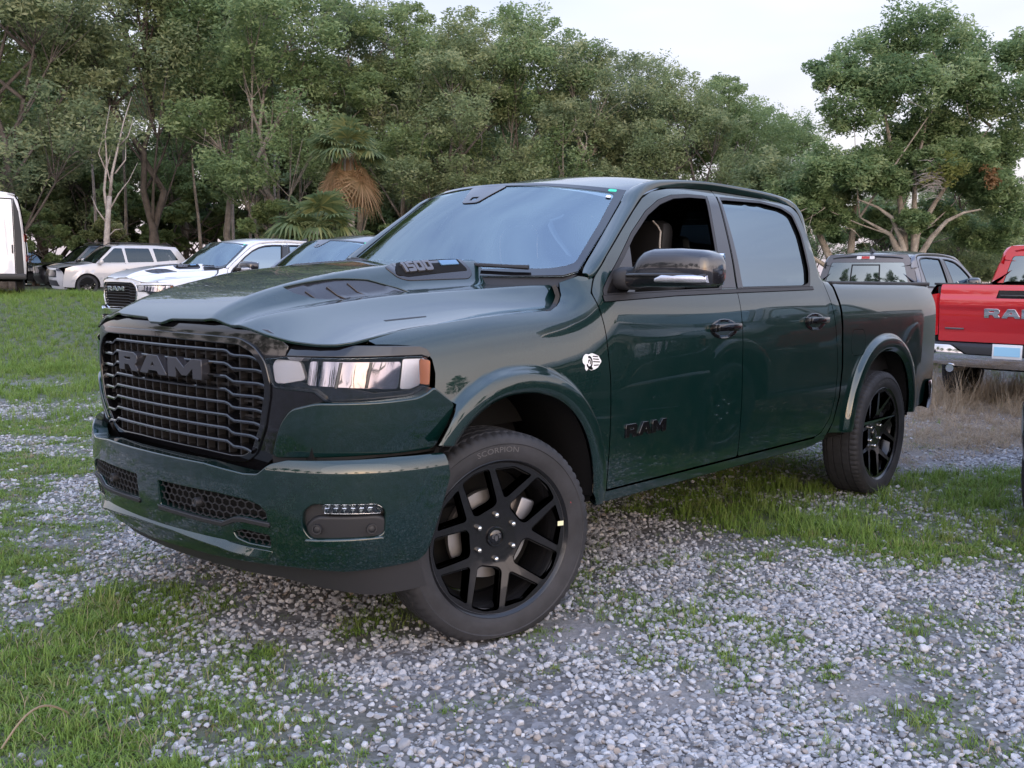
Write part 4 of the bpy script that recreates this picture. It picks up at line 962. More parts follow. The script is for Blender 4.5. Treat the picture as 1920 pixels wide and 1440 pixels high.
# ------------------------------------------------------------------ ordinary cars (local +x forward, origin under the middle)
def make_car(root,P,w0,L=4.6,Wd=1.86,H=1.66,belt=1.02,hoodz=1.0,rails=True,sedan=False,glass=None):
    G=glass or CGL
    hl=L/2
    Y=pc([.2,.32,.55,.8,belt-.06,belt,belt+.08,H-.14,H-.04,H],[Wd*.455,Wd*.485,Wd*.5,Wd*.497,Wd*.485,Wd*.468,Wd*.455,Wd*.375,Wd*.33,Wd*.29])
    plan=lambda x: 1-.16*ss(hl-.75,hl+.05,x)-.10*ss(-(hl-.6),-(hl+.05),x)
    ax,rx=hl-.92,-(hl-.98); ar=.40; wz=.345
    def sfn(x,z):
        x=np.asarray(x,float); z=np.asarray(z,float); y=Y(z)*plan(x)
        for cx in (ax,rx):
            r=np.hypot(x-cx,np.maximum(z-wz,0)); y=y+.018*ss(.50,.46,r)*ss(.2,.4,z)
        return np.stack([x+0*z,y,z+0*x],-1)
    if sedan: cl=[(hl-.10,.20),(hl-.02,.45),(hl-.02,.66),(hl-.12,.80),(hl-.55,hoodz-.08),(hl-1.25,hoodz),(hl-1.95,H-.10),(hl-2.4,H),(-.9,H-.05),(-1.35,H-.14),(-hl+.45,belt+.06),(-hl+.05,belt+.0),(-hl,.6),(-hl+.08,.25)]
    else: cl=[(hl-.10,.22),(hl-.01,.50),(hl-.02,.78),(hl-.10,.93),(hl-.50,hoodz+.02),(hl-1.18,hoodz+.09),(hl-1.86,H-.08),(hl-2.4,H),(-.9,H-.02),(-hl+.50,H-.08),(-hl+.12,belt+.08),(-hl+.02,belt-.02),(-hl,.6),(-hl+.08,.25)]
    tt=np.arange(len(cl),dtype=float); fx=crv(tt,[p[0] for p in cl]); fz=crv(tt,[p[1] for p in cl])
    def top(t,u):      # t scaled by .25, u in +-1 scaled by .5
        t=np.asarray(t,float)/.25; u=np.asarray(u,float)/.5; x=fx(t); z=fz(t); a=np.abs(u)
        w=Y(np.minimum(z,H-.0))*plan(x)
        fr=ss(3.2,1.5,t); dx=-(.22*a**2.4)*fr+.10*a**2.5*ss(10,12,t)
        dz=-.035*a**2.5*ss(2.5,4,t)*ss(11,9.5,t)
        return np.stack([x+dx,u*w*1.0,z+dz],-1)
    ref=lambda X: np.stack([np.clip(X[:,0],-hl+.9,hl-1.0),0*X[:,1],0*X[:,2]+.7],1)
    T=lambda a,b,w=1.0,w2=None: [(a*.25,-.5*w),(a*.25,.5*w),(b*.25,.5*(w2 or w)),(b*.25,-.5*(w2 or w))]
    k=dict(ref=ref,step=.09,depth=.02,bstep=.06)
    panel('bumper_cover',top,T(0,2.9),P,root,**k)
    panel('hood',top,T(3.0,5.0),P,root,**k)
    panel('windscreen',top,T(5.03,6.05,.93,.90),CGL,root,ref=ref,step=.1,depth=.01,off=-.004)
    panel('roof',top,T(6.0,8.98 if not sedan else 9.0),P,root,**k)
    panel('rear_window',top,T(9.03,10.0,.88,.90),G,root,ref=ref,step=.1,depth=.01,off=-.004)
    panel('tailgate',top,T(10.0,13.0),P,root,**k)
    panel('grille',top,[(1.35*.25,-.30),(1.35*.25,.30),(2.3*.25,.30),(2.3*.25,-.30)],BLK,root,ref=ref,step=.08,depth=.01,off=.006)
    panel('lower_intake',top,[(.35*.25,-.34),(.35*.25,.34),(1.0*.25,.30),(1.0*.25,-.30)],PLA,root,ref=ref,step=.08,depth=.01,off=.006)
    for s in (1,-1):
        panel('headlight',top,[(2.2*.25,.335*s),(2.2*.25,.485*s),(2.85*.25,.485*s),(2.75*.25,.335*s)],LMP,root,ref=ref,step=.06,depth=.01,off=.008)
        panel('tail_lamp',top,[(10.5*.25,.30*s),(10.5*.25,.5*s),(11.2*.25,.5*s),(11.2*.25,.30*s)],REDL,root,ref=ref,step=.06,depth=.01,off=.008)
    # sides
    def aarc(cx,a0,a1,n=16): return [(cx+ar*math.cos(math.radians(a0+(a1-a0)*i/n)),wz+ar*math.sin(math.radians(a0+(a1-a0)*i/n))) for i in range(n+1)]
    xs=hl-1.18
    lower=[(-hl+.07,.28)]+aarc(rx,190,-10)+aarc(ax,190,-10)+[(hl-.17,.30),(hl-.20,.62),(hl-.28,.90),(hl-.50,hoodz-.02),(xs,hoodz+.06),(xs-.06,belt),(-hl+.35,belt+.02),(-hl+.16,belt),(-hl+.09,.6)]
    kk=dict(step=.08,depth=.02,bstep=.05,ref=ref,both=True)
    panel('body_side',sfn,lower,P,root,**kk)
    wt=hl-1.86
    up=[(xs-.03,belt+.01),(wt+.02,H-.07),(wt-.5,H-.02),(-.9,H-.04),(-hl+.52,H-.10),(-hl+.20,belt+.08),(-hl+.30,belt+.01)] if not sedan else [(xs-.03,belt+.01),(wt+.02,H-.09),(wt-.5,H-.02),(-.9,H-.06),(-1.35,H-.16),(-hl+.50,belt+.03)]
    zt=H-.13; d1=lambda z: wt+.02+(xs-.03-wt-.02)*(zt+.06-z)/(zt+.06-belt)-.11
    w1=fillet([(d1(belt)-.02,belt+.035),(d1(zt),zt),(.12,zt),(.06,belt+.035)],.03)
    w2=fillet([(-.02,belt+.035),(.03,zt),(-.78,zt-.01),(-.90,belt+.045)],.03)
    hs=[w1,w2]
    if not sedan: hs.append(fillet([(-1.0,belt+.05),(-.92,zt-.01),(-hl+.72,zt-.05),(-hl+.50,belt+.10)],.03))
    panel('greenhouse',sfn,up,P,root,holes=hs,**kk)
    for h in hs:
        h=h if area(h)>0 else h[::-1]; panel('side_window',sfn,inset(h,-.008),G,root,step=.12,depth=.004,ref=ref,off=-.010,both=True)
    sh=lambda x,v: sfn(x,v)-np.array([0,.06,0])
    panel('inner_shell',sh,[(-hl+.2,.3),(hl-.3,.3),(hl-.5,hoodz-.05),(xs,belt),(-hl+.3,belt)],DRK,root,step=.2,depth=0,ref=ref,both=True)
    mb=MB(); mb.box((0,0,.35),(L-.5,Wd*.8,.2)); mb.box((-.5,0,.75),(2.4,Wd*.75,.5)); mb.obj('chassis',DRK,root,smooth=False)
    for s in (1,-1):
        mb=MB(); mb.box((xs-.18,(Wd*.5+.06)*s,belt+.07),(.12,.20,.14),None,.04); mb.obj('door_mirror',P,root)
        mb=MB(); mb.box((.10,(float(sfn(.1,.86)[1])+.012)*s,.87),(.18,.02,.03),None,.008); mb.box((-.80,(float(sfn(-.8,.86)[1])+.012)*s,.89),(.18,.02,.03),None,.008); mb.obj('door_handle',P,root)
        if rails:
            mb=MB(); y=Wd*.315; mb.tube([(wt-.15,y*s,H-.03),(wt-.3,y*s,H+.03),(-.6,y*s,H+.035),(-hl+.75,y*s,H-.005),(-hl+.65,y*s,H-.06)],.016,6); mb.obj('roof_rail',PLA,root)
        for cx in (ax,rx):
            c=copy_tree(w0,root,None,('sidewall_lettering','brake_caliper','lug_nut','cap_emblem')); q=.345/.412; c.scale=(q,q*.85,q); c.location=(cx,(Wd*.5-.125)*s,.345); c.rotation_euler=(0,0,0 if s>0 else PI)
            mb=MB(); V=[];F=[]
            for i in range(17):
                a=math.radians(-10+200*i/16)
                for y in (Wd*.48,Wd*.28): V.append((cx+ar*1.02*math.cos(a),y*s,wz+ar*1.02*math.sin(a)))
            for i in range(16): F.append((2*i,2*i+1,2*i+3,2*i+2))
            V.append((cx,Wd*.28*s,wz)); F+=[(2*i+1,2*i+3,34) for i in range(16)]
            mb.add(V,F); mb.obj('wheel_well',LIN,root)
        panel('door_gap',sfn,[(.03,.32),(.045,.32),(.075,belt+.02),(.06,belt+.02)],RUB,root,step=.2,depth=.004,off=.002,ref=ref) if s>0 else None
def make_van(root):
    PW=P_WHITE; 
    Wd,H,L=2.05,2.52,5.6
    # rear face at x=0 looking -x; body goes +x
    yy=pc([.40,.9,1.6,2.1,2.38,2.47,2.52],[1.0,1.025,.985,.93,.86,.78,.60])
    def sf(x,z): return np.stack([np.asarray(x,float)+0*z,yy(z)+0*x,np.asarray(z,float)+0*x],-1)
    ref=lambda X: np.stack([np.clip(X[:,0],.9,4.6),0*X[:,1],0*X[:,2]+1.3],1)
    arc=[(1.15+.42*math.cos(math.radians(190-200*i/14)),.38+.42*math.sin(math.radians(190-200*i/14))) for i in range(15)]
    arc2=[(4.55+.42*math.cos(math.radians(190-200*i/14)),.38+.42*math.sin(math.radians(190-200*i/14))) for i in range(15)]
    panel('body_side',sf,[(.03,.45)]+arc+arc2+[(5.5,.45),(5.5,1.1),(5.0,1.35),(4.4,2.3),(4.2,2.46),(.08,2.46),(.03,1.6)],PW,root,step=.15,depth=.03,ref=ref,both=True)
    rf=lambda y,z: np.stack([.03*0+.10*(np.abs(np.asarray(y,float))/yy(z))**6+.02*ss(2.2,2.5,np.asarray(z,float))+0*z,np.asarray(y,float)+0*z,np.asarray(z,float)+0*y],-1)
    O=[(-1.0,.5),(1.0,.5),(1.02,.95),(.985,1.6),(.93,2.1),(.86,2.38),(.76,2.47),(.5,2.505),(-.5,2.505),(-.76,2.47),(-.86,2.38),(-.93,2.1),(-.985,1.6),(-1.02,.95)]
    panel('rear_frame',rf,O,PW,root,holes=[[(-.76,.56),(.76,.56),(.74,2.36),(-.74,2.36)]],step=.08,depth=.05,ref=ref)
    for s in (1,-1):
        panel('rear_door',rf,[(.012*s,.56),(.74*s,.56),(.72*s,2.33),(.012*s,2.33)],PW,root,step=.1,depth=.03,ref=ref,off=.004)
        panel('rear_pillar_trim',rf,[(.765*s,.56),(.93*s,.56),(.90*s,1.6),(.855*s,2.05),(.76*s,2.36),(.75*s,2.36)],PLA,root,step=.08,depth=.02,ref=ref,off=.012)
        tl=bpy.data.objects.new('tail_lamp',None); link(tl,root)
        for z0,z1,m in ((1.33,1.52,REDL),(1.02,1.325,WHT),(.86,1.015,REDL)):
            panel('lamp_section',lambda u,v: np.stack([.10+.16*np.asarray(u,float)/.16+0*v,s*(yy(v)*1.012-.03*(1-np.asarray(u,float)/.16)),np.asarray(v,float)+0*u],-1),[(-.03,z0),(.10,z0),(.10,z1),(-.03,z1)],m,tl,step=.06,depth=.03,ref=ref,off=.015)
        mb=MB(); mb.box((.02,.70*s,1.15),(.03,.05,.22),None,.01); mb.obj('door_hinge',PLA,root)
    panel('roof',lambda x,y: np.stack([np.asarray(x,float)+0*y,np.asarray(y,float)+0*x,2.515-.06*(np.asarray(y,float)/.8)**4+0*x],-1),[(.05,-.80),(4.2,-.80),(4.2,.80),(.05,.80)],PW,root,step=.2,depth=.03,ref=ref)
    mb=MB(); mb.box((.0,0,2.44),(.03,.22,.035),None,.01); mb.obj('brake_light',REDL,root)
    mb=MB(); mb.box((-.03,0,.50),(.22,1.96,.14),None,.03); mb.obj('rear_bumper',PLA,root)
    mb=MB(); mb.box((2.8,0,.5),(5,1.7,.25)); mb.box((2.7,0,1.4),(5,1.6,1.6)); mb.obj('chassis',DRK,root,smooth=False)
    for s in (1,-1):
        for cx in (1.15,4.55):
            c=copy_tree(WHEEL,root,None,('sidewall_lettering','brake_caliper','lug_nut','cap_emblem')); q=.36/.412; c.scale=(q,q*.85,q); c.location=(cx,.84*s,.36); c.rotation_euler=(0,0,0 if s>0 else PI)
# ------------------------------------------------------------------ ground
def vnoise(x,y,seed,cell):
    r=np.random.default_rng(seed); T=r.random((256,256)); x=np.asarray(x)/cell; y=np.asarray(y)/cell
    i=np.floor(x).astype(int); j=np.floor(y).astype(int); fx=x-i; fy=y-j; fx=fx*fx*(3-2*fx); fy=fy*fy*(3-2*fy)
    a=T[i%256,j%256]; b=T[(i+1)%256,j%256]; c=T[i%256,(j+1)%256]; d=T[(i+1)%256,(j+1)%256]
    return (a*(1-fx)+b*fx)*(1-fy)+(c*(1-fx)+d*fx)*fy
def fbm(x,y,seed,cell,oct=4):
    s=0;a=1;t=0
    for k in range(oct): s=s+a*vnoise(x,y,seed+k,cell/2**k); t+=a; a*=.55
    return s/t
def hgt(lat,dep):
    lat=np.asarray(lat,float); dep=np.asarray(dep,float)
    h=.62*ss(11,25,dep)*(1-ss(-3.5,7,lat))+.25*ss(26,44,dep)
    h=h+.22*ss(-8,-11.5,lat)*ss(15,22,dep)*(1-ss(25,31,dep))
    near=1-ss(14,40,dep)
    h=h+(.05*(fbm(lat+50,dep+80,3,2.6,3)-.5)*ss(3.2,7.5,np.hypot(lat+1.5,dep-6))+.018*(fbm(lat+50,dep+80,9,.35,3)-.5))*near
    return h
ZONES={
'field': [(-40,30),(-12.7,29.7),(-7.26,17.62),(-5.2,14.2),(-5.0,12.6),(-7.05,12.6),(-14,12.5),(-40,20)],
'strip': [(-8.0,11.5),(-5.83,11.91),(-4.77,11.1),(-3.83,8.95),(-4.39,9.24),(-5.3,10.13)],
'patch': [(-4.2,6.74),(-3.52,7.14),(-3.03,6.59),(-2.69,5.68),(-2.72,5.37),(-3.3,5.3)],
'lowleft': [(-3.4,4.88),(-2.41,5.21),(-1.84,4.77),(-1.31,4.25),(-1.11,3.73),(-1.18,3.36),(-0.72,3.06),(-0.42,2.68),(-.35,2.2),(-2.2,2.2)],
'front': [(-1.75,4.82),(-1.49,5.03),(-1.01,4.58),(-0.46,4.2),(-0.33,3.87),(-0.7,3.99),(-1.09,4.11),(-1.41,4.24)],
'mid': [(-1.11,3.73),(-0.81,3.68),(-0.57,3.24),(-0.75,3.06),(-0.93,3.23)],
'under': [(0.49,5.84),(0.96,7.2),(2.52,8.5),(2.49,7.3),(1.9,6.35),(0.9,5.6)],
'right': [(0.74,5.78),(1.74,6.86),(2.25,6.8),(2.98,7.32),(5.5,8.2),(5.0,5.4),(2.57,4.81),(2.1,4.7),(1.63,4.86),(1.23,5.26)],
'fringe': [(0.46,5.84),(1.76,7.25),(5.5,8.2),(3.6,4.2),(2.1,3.89),(1.93,4.36),(1.36,4.5),(0.82,5.03)],
'dry': [(5.0,13.4),(9.5,14.6),(8.0,9.8),(4.6,8.5),(3.71,8.15),(3.0,7.5)],
'wet': [(2.98,7.43),(3.71,8.06),(5.47,8.6),(5.07,7.9),(2.9,7.12)],
'leftside': [(-9,12.6),(-4.6,12.8),(-3.5,9.5),(-2.6,7),(-2.0,5.2),(-4,4.6),(-8,9)],
'bare': [(0.12,3.89),(0.32,4.02),(0.49,3.72),(0.39,3.55),(0.15,3.63)],
'bare2': [(0.46,3.29),(0.7,3.36),(0.85,3.19),(0.64,3.05),(0.46,3.1)],
'bare3': [(1.03,3.29),(1.33,3.36),(1.32,3.17),(1.05,3.12)]}
def zone(n,P,soft):
    p=ZONES[n]; d=segdist(P,p); d=np.where(inpoly(P,p),d,-d); return ss(-soft,soft,d)
def grass_density(lat,dep):
    lat=np.asarray(lat,float).ravel(); dep=np.asarray(dep,float).ravel(); P=np.stack([lat,dep],1)
    n=fbm(lat+90,dep+40,21,.55,4); n2=fbm(lat+20,dep+70,33,.16,3)
    brk=ss(.40,.62,n*.65+n2*.35)
    g=np.maximum.reduce([zone('field',P,1.2)*.95, zone('strip',P,.5)*(.35+.5*brk), zone('leftside',P,.7)*(.08+.85*ss(.42,.58,fbm(lat+60,dep+11,41,.9,4)*.7+n2*.3)), zone('patch',P,.25)*(.2+.7*brk), zone('lowleft',P,.55)*(.34+.66*ss(.34,.56,n*.6+n2*.4)),
        zone('front',P,.22)*(.15+.6*brk), zone('mid',P,.2)*(.2+.6*brk), zone('under',P,.3)*.75, zone('right',P,.3)*(.62+.38*brk), zone('fringe',P,.4)*(.10+.55*brk),
        ss(.41,.64,n*.5+n2*.5)*.52])
    far=ss(12,18,dep)*(1-zone('dry',P,.6))
    g=np.maximum(g,far*.85)
    for b in ('bare','bare2','bare3','wet'): g=g*(1-.85*zone(b,P,.1))
    g=g*(1-.8*zone('dry',P,.5))
    dx=FX*dep+FY*lat; 
    return np.clip(g,0,1)
def axis(a,b,near,far,k):
    out=[a]; 
    x=a
    return np.concatenate([-np.geomspace(.02,-a,k)[::-1],[0],np.geomspace(.02,b,k)])
la=np.concatenate([-np.geomspace(4,400,40)[::-1],np.linspace(-4,4,161)[1:-1],np.geomspace(4,400,40)])
de=np.concatenate([-np.geomspace(.5,400,24)[::-1],np.linspace(0,2.2,8),np.linspace(2.3,9,170),np.geomspace(9.1,600,90)])
LA,DE=np.meshgrid(la,de); gz=hgt(LA,DE)
gx,gy=W(LA,DE); V=np.stack([gx,gy,gz],-1).reshape(-1,3); nx_,ny_=len(la),len(de)
F=[(j*nx_+i,j*nx_+i+1,(j+1)*nx_+i+1,(j+1)*nx_+i) for j in range(ny_-1) for i in range(nx_-1)]
gm=mat('gravel_and_soil',(.2,.2,.2),.9,0,0,.25); h=N(gm)
ground=mesh_obj('ground',V,F,gm); ground['kind']='structure'
gd=grass_density(LA,DE); P_=np.stack([LA.ravel(),DE.ravel()],1)
for nm,arr in (('grass',gd),('dry',zone('dry',P_,.6)*(1-.0)),('bare',np.maximum.reduce([zone('bare',P_,.15),zone('bare2',P_,.12),zone('bare3',P_,.12)])),('wet',zone('wet',P_,.3))):
    a=ground.data.attributes.new(nm,'FLOAT','POINT'); a.data.foreach_set('value',arr.astype(np.float32).ravel())
def att(nm): return h.n('ShaderNodeAttribute',attribute_name=nm).outputs['Fac']
tco=h.n('ShaderNodeTexCoord').outputs['Object']
vo=h.n('ShaderNodeTexVoronoi',{'Scale':42.0,'Vector':tco}); vcol=h.ramp(vo.outputs['Color'],(.0,(.10,.10,.105)),(.55,(.25,.25,.27)),(1,(.42,.42,.45)))
dust=h.noise(3,5,.65,tco); soil=h.ramp(h.noise(26,5,.7,tco),(.3,(.055,.047,.036)),(.7,(.155,.138,.118)))
sand=h.ramp(h.noise(60,4,.7,tco),(.3,(.20,.185,.175)),(.7,(.34,.32,.31)))
base=h.mix(h.ramp(dust,(.35,(.25,.25,.25)),(.65,(.75,.75,.75))),soil,vcol)
base=h.mix(h.math('MULTIPLY',att('bare'),.8),base,sand)
gcol=h.ramp(h.noise(7,5,.7,tco),(.3,(.045,.055,.024)),(.7,(.10,.125,.045)))
base=h.mix(h.math('MULTIPLY',att('grass'),.75),base,gcol)
base=h.mix(h.math('MULTIPLY',att('dry'),.8),base,h.ramp(h.noise(18,5,.75,tco),(.3,(.10,.075,.055)),(.7,(.27,.21,.155))))
base=h.mix(h.math('MULTIPLY',att('wet'),.6),base,(.28,.28,.31))
h.l(base,h.b.inputs['Base Color']); h.bump(h.math('ADD',vo.outputs['Distance'],h.noise(200,3,.7,tco)),.5,.012)
# paved lane behind the grass
rd=[]; 
for lat in np.linspace(-60,-3,40): rd.append(lat)
V=[];F=[]
for i,lat in enumerate(rd):
    for dep in (30.3,31.5,32.7,34.3):
        x,y=W(lat,dep); V.append((x,y,float(hgt(lat,dep))+.03))
for i in range(len(rd)-1):
    for j in range(3): F.append((i*4+j,i*4+j+1,(i+1)*4+j+1,(i+1)*4+j))
rm=mat('pale_asphalt',(.30,.29,.29),.85); hh=N(rm); hh.l(hh.ramp(hh.noise(2.5,5,.7),(.3,(.24,.235,.23)),(.7,(.36,.35,.35))),hh.b.inputs['Base Color'])
o=mesh_obj('road',V,F,rm); o['kind']='structure'
# ------------------------------------------------------------------ scattering (geometry nodes on a cloud of points)
def scatter(name,P,rot,scl,idx,bases,kind='stuff',label=None):
    me=bpy.data.meshes.new(name); me.from_pydata([tuple(p) for p in P],[],[])
    a=me.attributes.new('rot','FLOAT_VECTOR','POINT'); a.data.foreach_set('vector',np.asarray(rot,np.float32).ravel())
    a=me.attributes.new('scl','FLOAT_VECTOR','POINT'); s=np.asarray(scl,np.float32); s=np.repeat(s[:,None],3,1) if s.ndim==1 else s; a.data.foreach_set('vector',s.ravel())
    a=me.attributes.new('idx','INT','POINT'); a.data.foreach_set('value',np.asarray(idx,np.int32))
    o=bpy.data.objects.new(name,me); link(o); o['kind']=kind
    if label: o['label']=label
    ng=bpy.data.node_groups.new(name,'GeometryNodeTree')
    ng.interface.new_socket('Geometry',in_out='INPUT',socket_type='NodeSocketGeometry'); ng.interface.new_socket('Geometry',in_out='OUTPUT',socket_type='NodeSocketGeometry')
    n=ng.nodes; gi=n.new('NodeGroupInput'); go=n.new('NodeGroupOutput'); ip=n.new('GeometryNodeInstanceOnPoints')
    col=bpy.data.collections.new(name+'_pieces')
    for b in bases: col.objects.link(b)
    ci=n.new('GeometryNodeCollectionInfo'); ci.inputs['Collection'].default_value=col; ci.inputs['Separate Children'].default_value=True; ci.inputs['Reset Children'].default_value=True
    def na(nm,t):
        q=n.new('GeometryNodeInputNamedAttribute'); q.data_type=t; q.inputs['Name'].default_value=nm; return q.outputs['Attribute']
    ng.links.new(gi.outputs[0],ip.inputs['Points']); ng.links.new(ci.outputs[0],ip.inputs['Instance'])
    ip.inputs['Pick Instance'].default_value=True
    ng.links.new(na('idx','INT'),ip.inputs['Instance Index']); ng.links.new(na('rot','FLOAT_VECTOR'),ip.inputs['Rotation']); ng.links.new(na('scl','FLOAT_VECTOR'),ip.inputs['Scale'])
    ng.links.new(ip.outputs[0],go.inputs[0])
    m=o.modifiers.new('scatter','NODES'); m.node_group=ng
    return o
def base_obj(name,V,F,m,smooth=True):
    me=bpy.data.meshes.new(name); me.from_pydata([tuple(map(float,v)) for v in V],[],F); me.materials.append(m)
    me.polygons.foreach_set('use_smooth',np.full(len(me.polygons),smooth)); return bpy.data.objects.new(name,me)
# pebbles
pm=mat('limestone_pebble',(.36,.36,.38),.78,0,0,.3); hp=N(pm)
oi=hp.n('ShaderNodeObjectInfo').outputs['Random']
pc_=hp.ramp(oi,(0,(.17,.17,.178)),(.25,(.29,.29,.30)),(.6,(.385,.385,.40)),(.85,(.49,.49,.50)),(.93,(.31,.265,.23)),(1,(.60,.595,.60)))
hp.l(hp.mix(h.math('MULTIPLY',0.5,.5) if False else .5,pc_,hp.mix(1.0,pc_,hp.ramp(hp.noise(60,4,.7),(.3,(.55,.54,.52)),(.7,(1.1,1.1,1.1))),'MULTIPLY')),hp.b.inputs['Base Color'])
bases=[]
for k in range(8):
    bm=bmesh.new(); bmesh.ops.create_icosphere(bm,subdivisions=2,radius=1); r=np.random.default_rng(k)
    ax=np.array([1.0,r.uniform(.62,.95),r.uniform(.42,.7)]); cuts=[(Vector(r.normal(size=3)).normalized(),r.uniform(.45,.78)) for _ in range(9)]
    for v in bm.verts:
        c=v.co.copy()
        for n_,d in cuts:
            q=c.dot(n_)
            if q>d: c-=n_*(q-d)*.97
        v.co=Vector((c.x*ax[0],c.y*ax[1],c.z*ax[2]))
    V=[tuple(v.co) for v in bm.verts]; F=[tuple(v.index for v in f.verts) for f in bm.faces]; bm.free(); bases.append(base_obj('pebble',V,F,pm,False))
def field(n,l0,l1,d0,d1,rng):
    lat=rng.uniform(l0,l1,n); dep=rng.uniform(d0,d1,n); return lat,dep
rng=np.random.default_rng(11)
PL=[];
def vis(lat,dep,m=2.2): return np.abs(lat)<(dep*.53+m)
for n,d0,d1,smin,smax in ((60000,2.35,4.2,.0055,.0195),(70000,4.2,6.6,.006,.019),(56000,6.6,10.5,.009,.021),(26000,10.5,16,.012,.026)):
    w=d1*.56+2.2; lat,dep=field(int(n*w/(d1*.56+.4)),-w,w,d0,d1,rng); k=vis(lat,dep); lat,dep=lat[k],dep[k]
    g=grass_density(lat,dep); P_=np.stack([lat,dep],1)
    b=np.maximum.reduce([zone(q,P_,.12) for q in ('bare','bare2','bare3')])
    keep=rng.random(len(lat))<np.clip(1.02-1.05*g,.03,1)*(1-.85*b)*(1-.9*zone('dry',P_,.4))*(.30+.70*ss(.34,.54,fbm(lat+5,dep+5,55,.45,4)))
    if d0>10: keep&=(zone('field',P_,1.0)<.3)
    lat,dep=lat[keep],dep[keep]; s=smin+(smax-smin)*rng.random(len(lat))**1.8; s*=1+.6*(rng.random(len(lat))>.985)
    x,y=W(lat,dep); z=hgt(lat,dep)+s*rng.uniform(.05,.45,len(lat))
    PL.append(np.stack([x,y,z,s],1))
PL=np.concatenate(PL)
scatter('gravel',PL[:,:3],np.stack([rng.normal(0,.35,len(PL)),rng.normal(0,.35,len(PL)),rng.uniform(0,6.28,len(PL))],1),PL[:,3],rng.integers(0,8,len(PL)),bases)
# grass tufts
def grass_mat(name,c0,c1,c2):
    m=mat(name,c0,.6,0,0,.25); q=N(m); oi=q.n('ShaderNodeObjectInfo').outputs['Random']
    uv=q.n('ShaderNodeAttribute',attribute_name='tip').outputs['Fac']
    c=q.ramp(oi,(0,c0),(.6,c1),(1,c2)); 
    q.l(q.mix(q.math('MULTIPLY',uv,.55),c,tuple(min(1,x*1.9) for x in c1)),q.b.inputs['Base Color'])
    tr=q.n('ShaderNodeBsdfTranslucent'); q.l(c,tr.inputs[0]); ms=q.n('ShaderNodeMixShader',{0:.35}); out=q.t.nodes['Material Output']
    q.l(q.b.outputs[0],ms.inputs[1]); q.l(tr.outputs[0],ms.inputs[2]); q.l(ms.outputs[0],out.inputs[0]); return m
GM=grass_mat('green_grass',(.10,.165,.032),(.15,.235,.045),(.23,.26,.09))
DM=grass_mat('dry_grass',(.22,.16,.10),(.34,.26,.17),(.42,.34,.25))
WM=grass_mat('weed_leaves',(.075,.13,.030),(.12,.19,.045),(.20,.17,.07))
def tuft(name,n,ht,spread,wd,bend,m,seed,flat=0):
    r=np.random.default_rng(seed); V=[];F=[];T=[]
    for i in range(n):
        a=r.uniform(0,6.28); b=r.uniform(0,spread); x0,y0=b*math.cos(a),b*math.sin(a); H_=ht*r.uniform(.45,1.1); da=r.uniform(0,6.28); bd=bend*r.uniform(.3,1.2)
        wx,wy=-math.sin(da)*wd,math.cos(da)*wd; s=len(V)
        for k,t in enumerate((0,.4,.75,1)):
            ox=math.cos(da)*bd*H_*t**1.7; oy=math.sin(da)*bd*H_*t**1.7; z=H_*(t-.35*bd*t*t)*(1-flat)+.004; w=(1-t*.95)
            V+= [(x0+ox-wx*w,y0+oy-wy*w,z),(x0+ox+wx*w,y0+oy+wy*w,z)]; T+=[t,t]
        F+=[(s,s+1,s+3,s+2),(s+2,s+3,s+5,s+4),(s+4,s+5,s+7,s+6)]
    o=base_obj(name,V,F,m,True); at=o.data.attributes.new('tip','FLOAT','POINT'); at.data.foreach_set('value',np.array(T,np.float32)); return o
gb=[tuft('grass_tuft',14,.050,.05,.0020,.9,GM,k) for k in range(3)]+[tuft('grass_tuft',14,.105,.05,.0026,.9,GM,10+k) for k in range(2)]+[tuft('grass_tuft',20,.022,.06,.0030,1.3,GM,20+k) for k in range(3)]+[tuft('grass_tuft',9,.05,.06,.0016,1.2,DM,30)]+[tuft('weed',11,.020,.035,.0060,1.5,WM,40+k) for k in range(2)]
GL=[]
for n,d0,d1,amp in ((30000,2.35,5.2,1.0),(34000,5.2,9.2,1.0),(16000,9.2,14,1.2),(34000,12,24,1.35),(24000,24,34,1.9)):
    w=d1*.56+2.2; lat,dep=field(int(n*w/(d1*.56+.4)),-w,w,d0,d1,rng); k=vis(lat,dep); lat,dep=lat[k],dep[k]; g=grass_density(lat,dep)
    k=rng.random(len(lat))<g**1.25; lat,dep,g=lat[k],dep[k],g[k]
    if d0>11: 
        k=(lat<2)|(rng.random(len(lat))<.25); lat,dep,g=lat[k],dep[k],g[k]
        k=(dep<30)|(dep>34.4); lat,dep,g=lat[k],dep[k],g[k]
    x,y=W(lat,dep); z=hgt(lat,dep)-.004
    P_=np.stack([lat,dep],1); rz=zone('right',P_,.35)*ss(4.9,5.6,dep)
    u=rng.random(len(lat)); idx=np.where(u<.55,rng.integers(5,8,len(lat)),np.where(u<.89,rng.integers(0,3,len(lat)),np.where(u<.985,8,rng.integers(3,5,len(lat)))))
    idx=np.where((rz>.5)&(rng.random(len(lat))<.35),rng.integers(3,5,len(lat)),idx)
    idx=np.where(rng.random(len(lat))<.22,rng.integers(9,11,len(lat)),idx)
    if d0>8: idx=np.where(rng.random(len(lat))<.6,rng.integers(3,5,len(lat)),idx)
    s=amp*rng.uniform(.6,1.25,len(lat))*(.6+.5*g)
    GL.append(np.stack([x,y,z,s,idx],1))
GL=np.concatenate(GL)
scatter('grass',GL[:,:3],np.stack([0*GL[:,0],0*GL[:,0],rng.uniform(0,6.28,len(GL))],1),GL[:,3],GL[:,4].astype(int),gb)
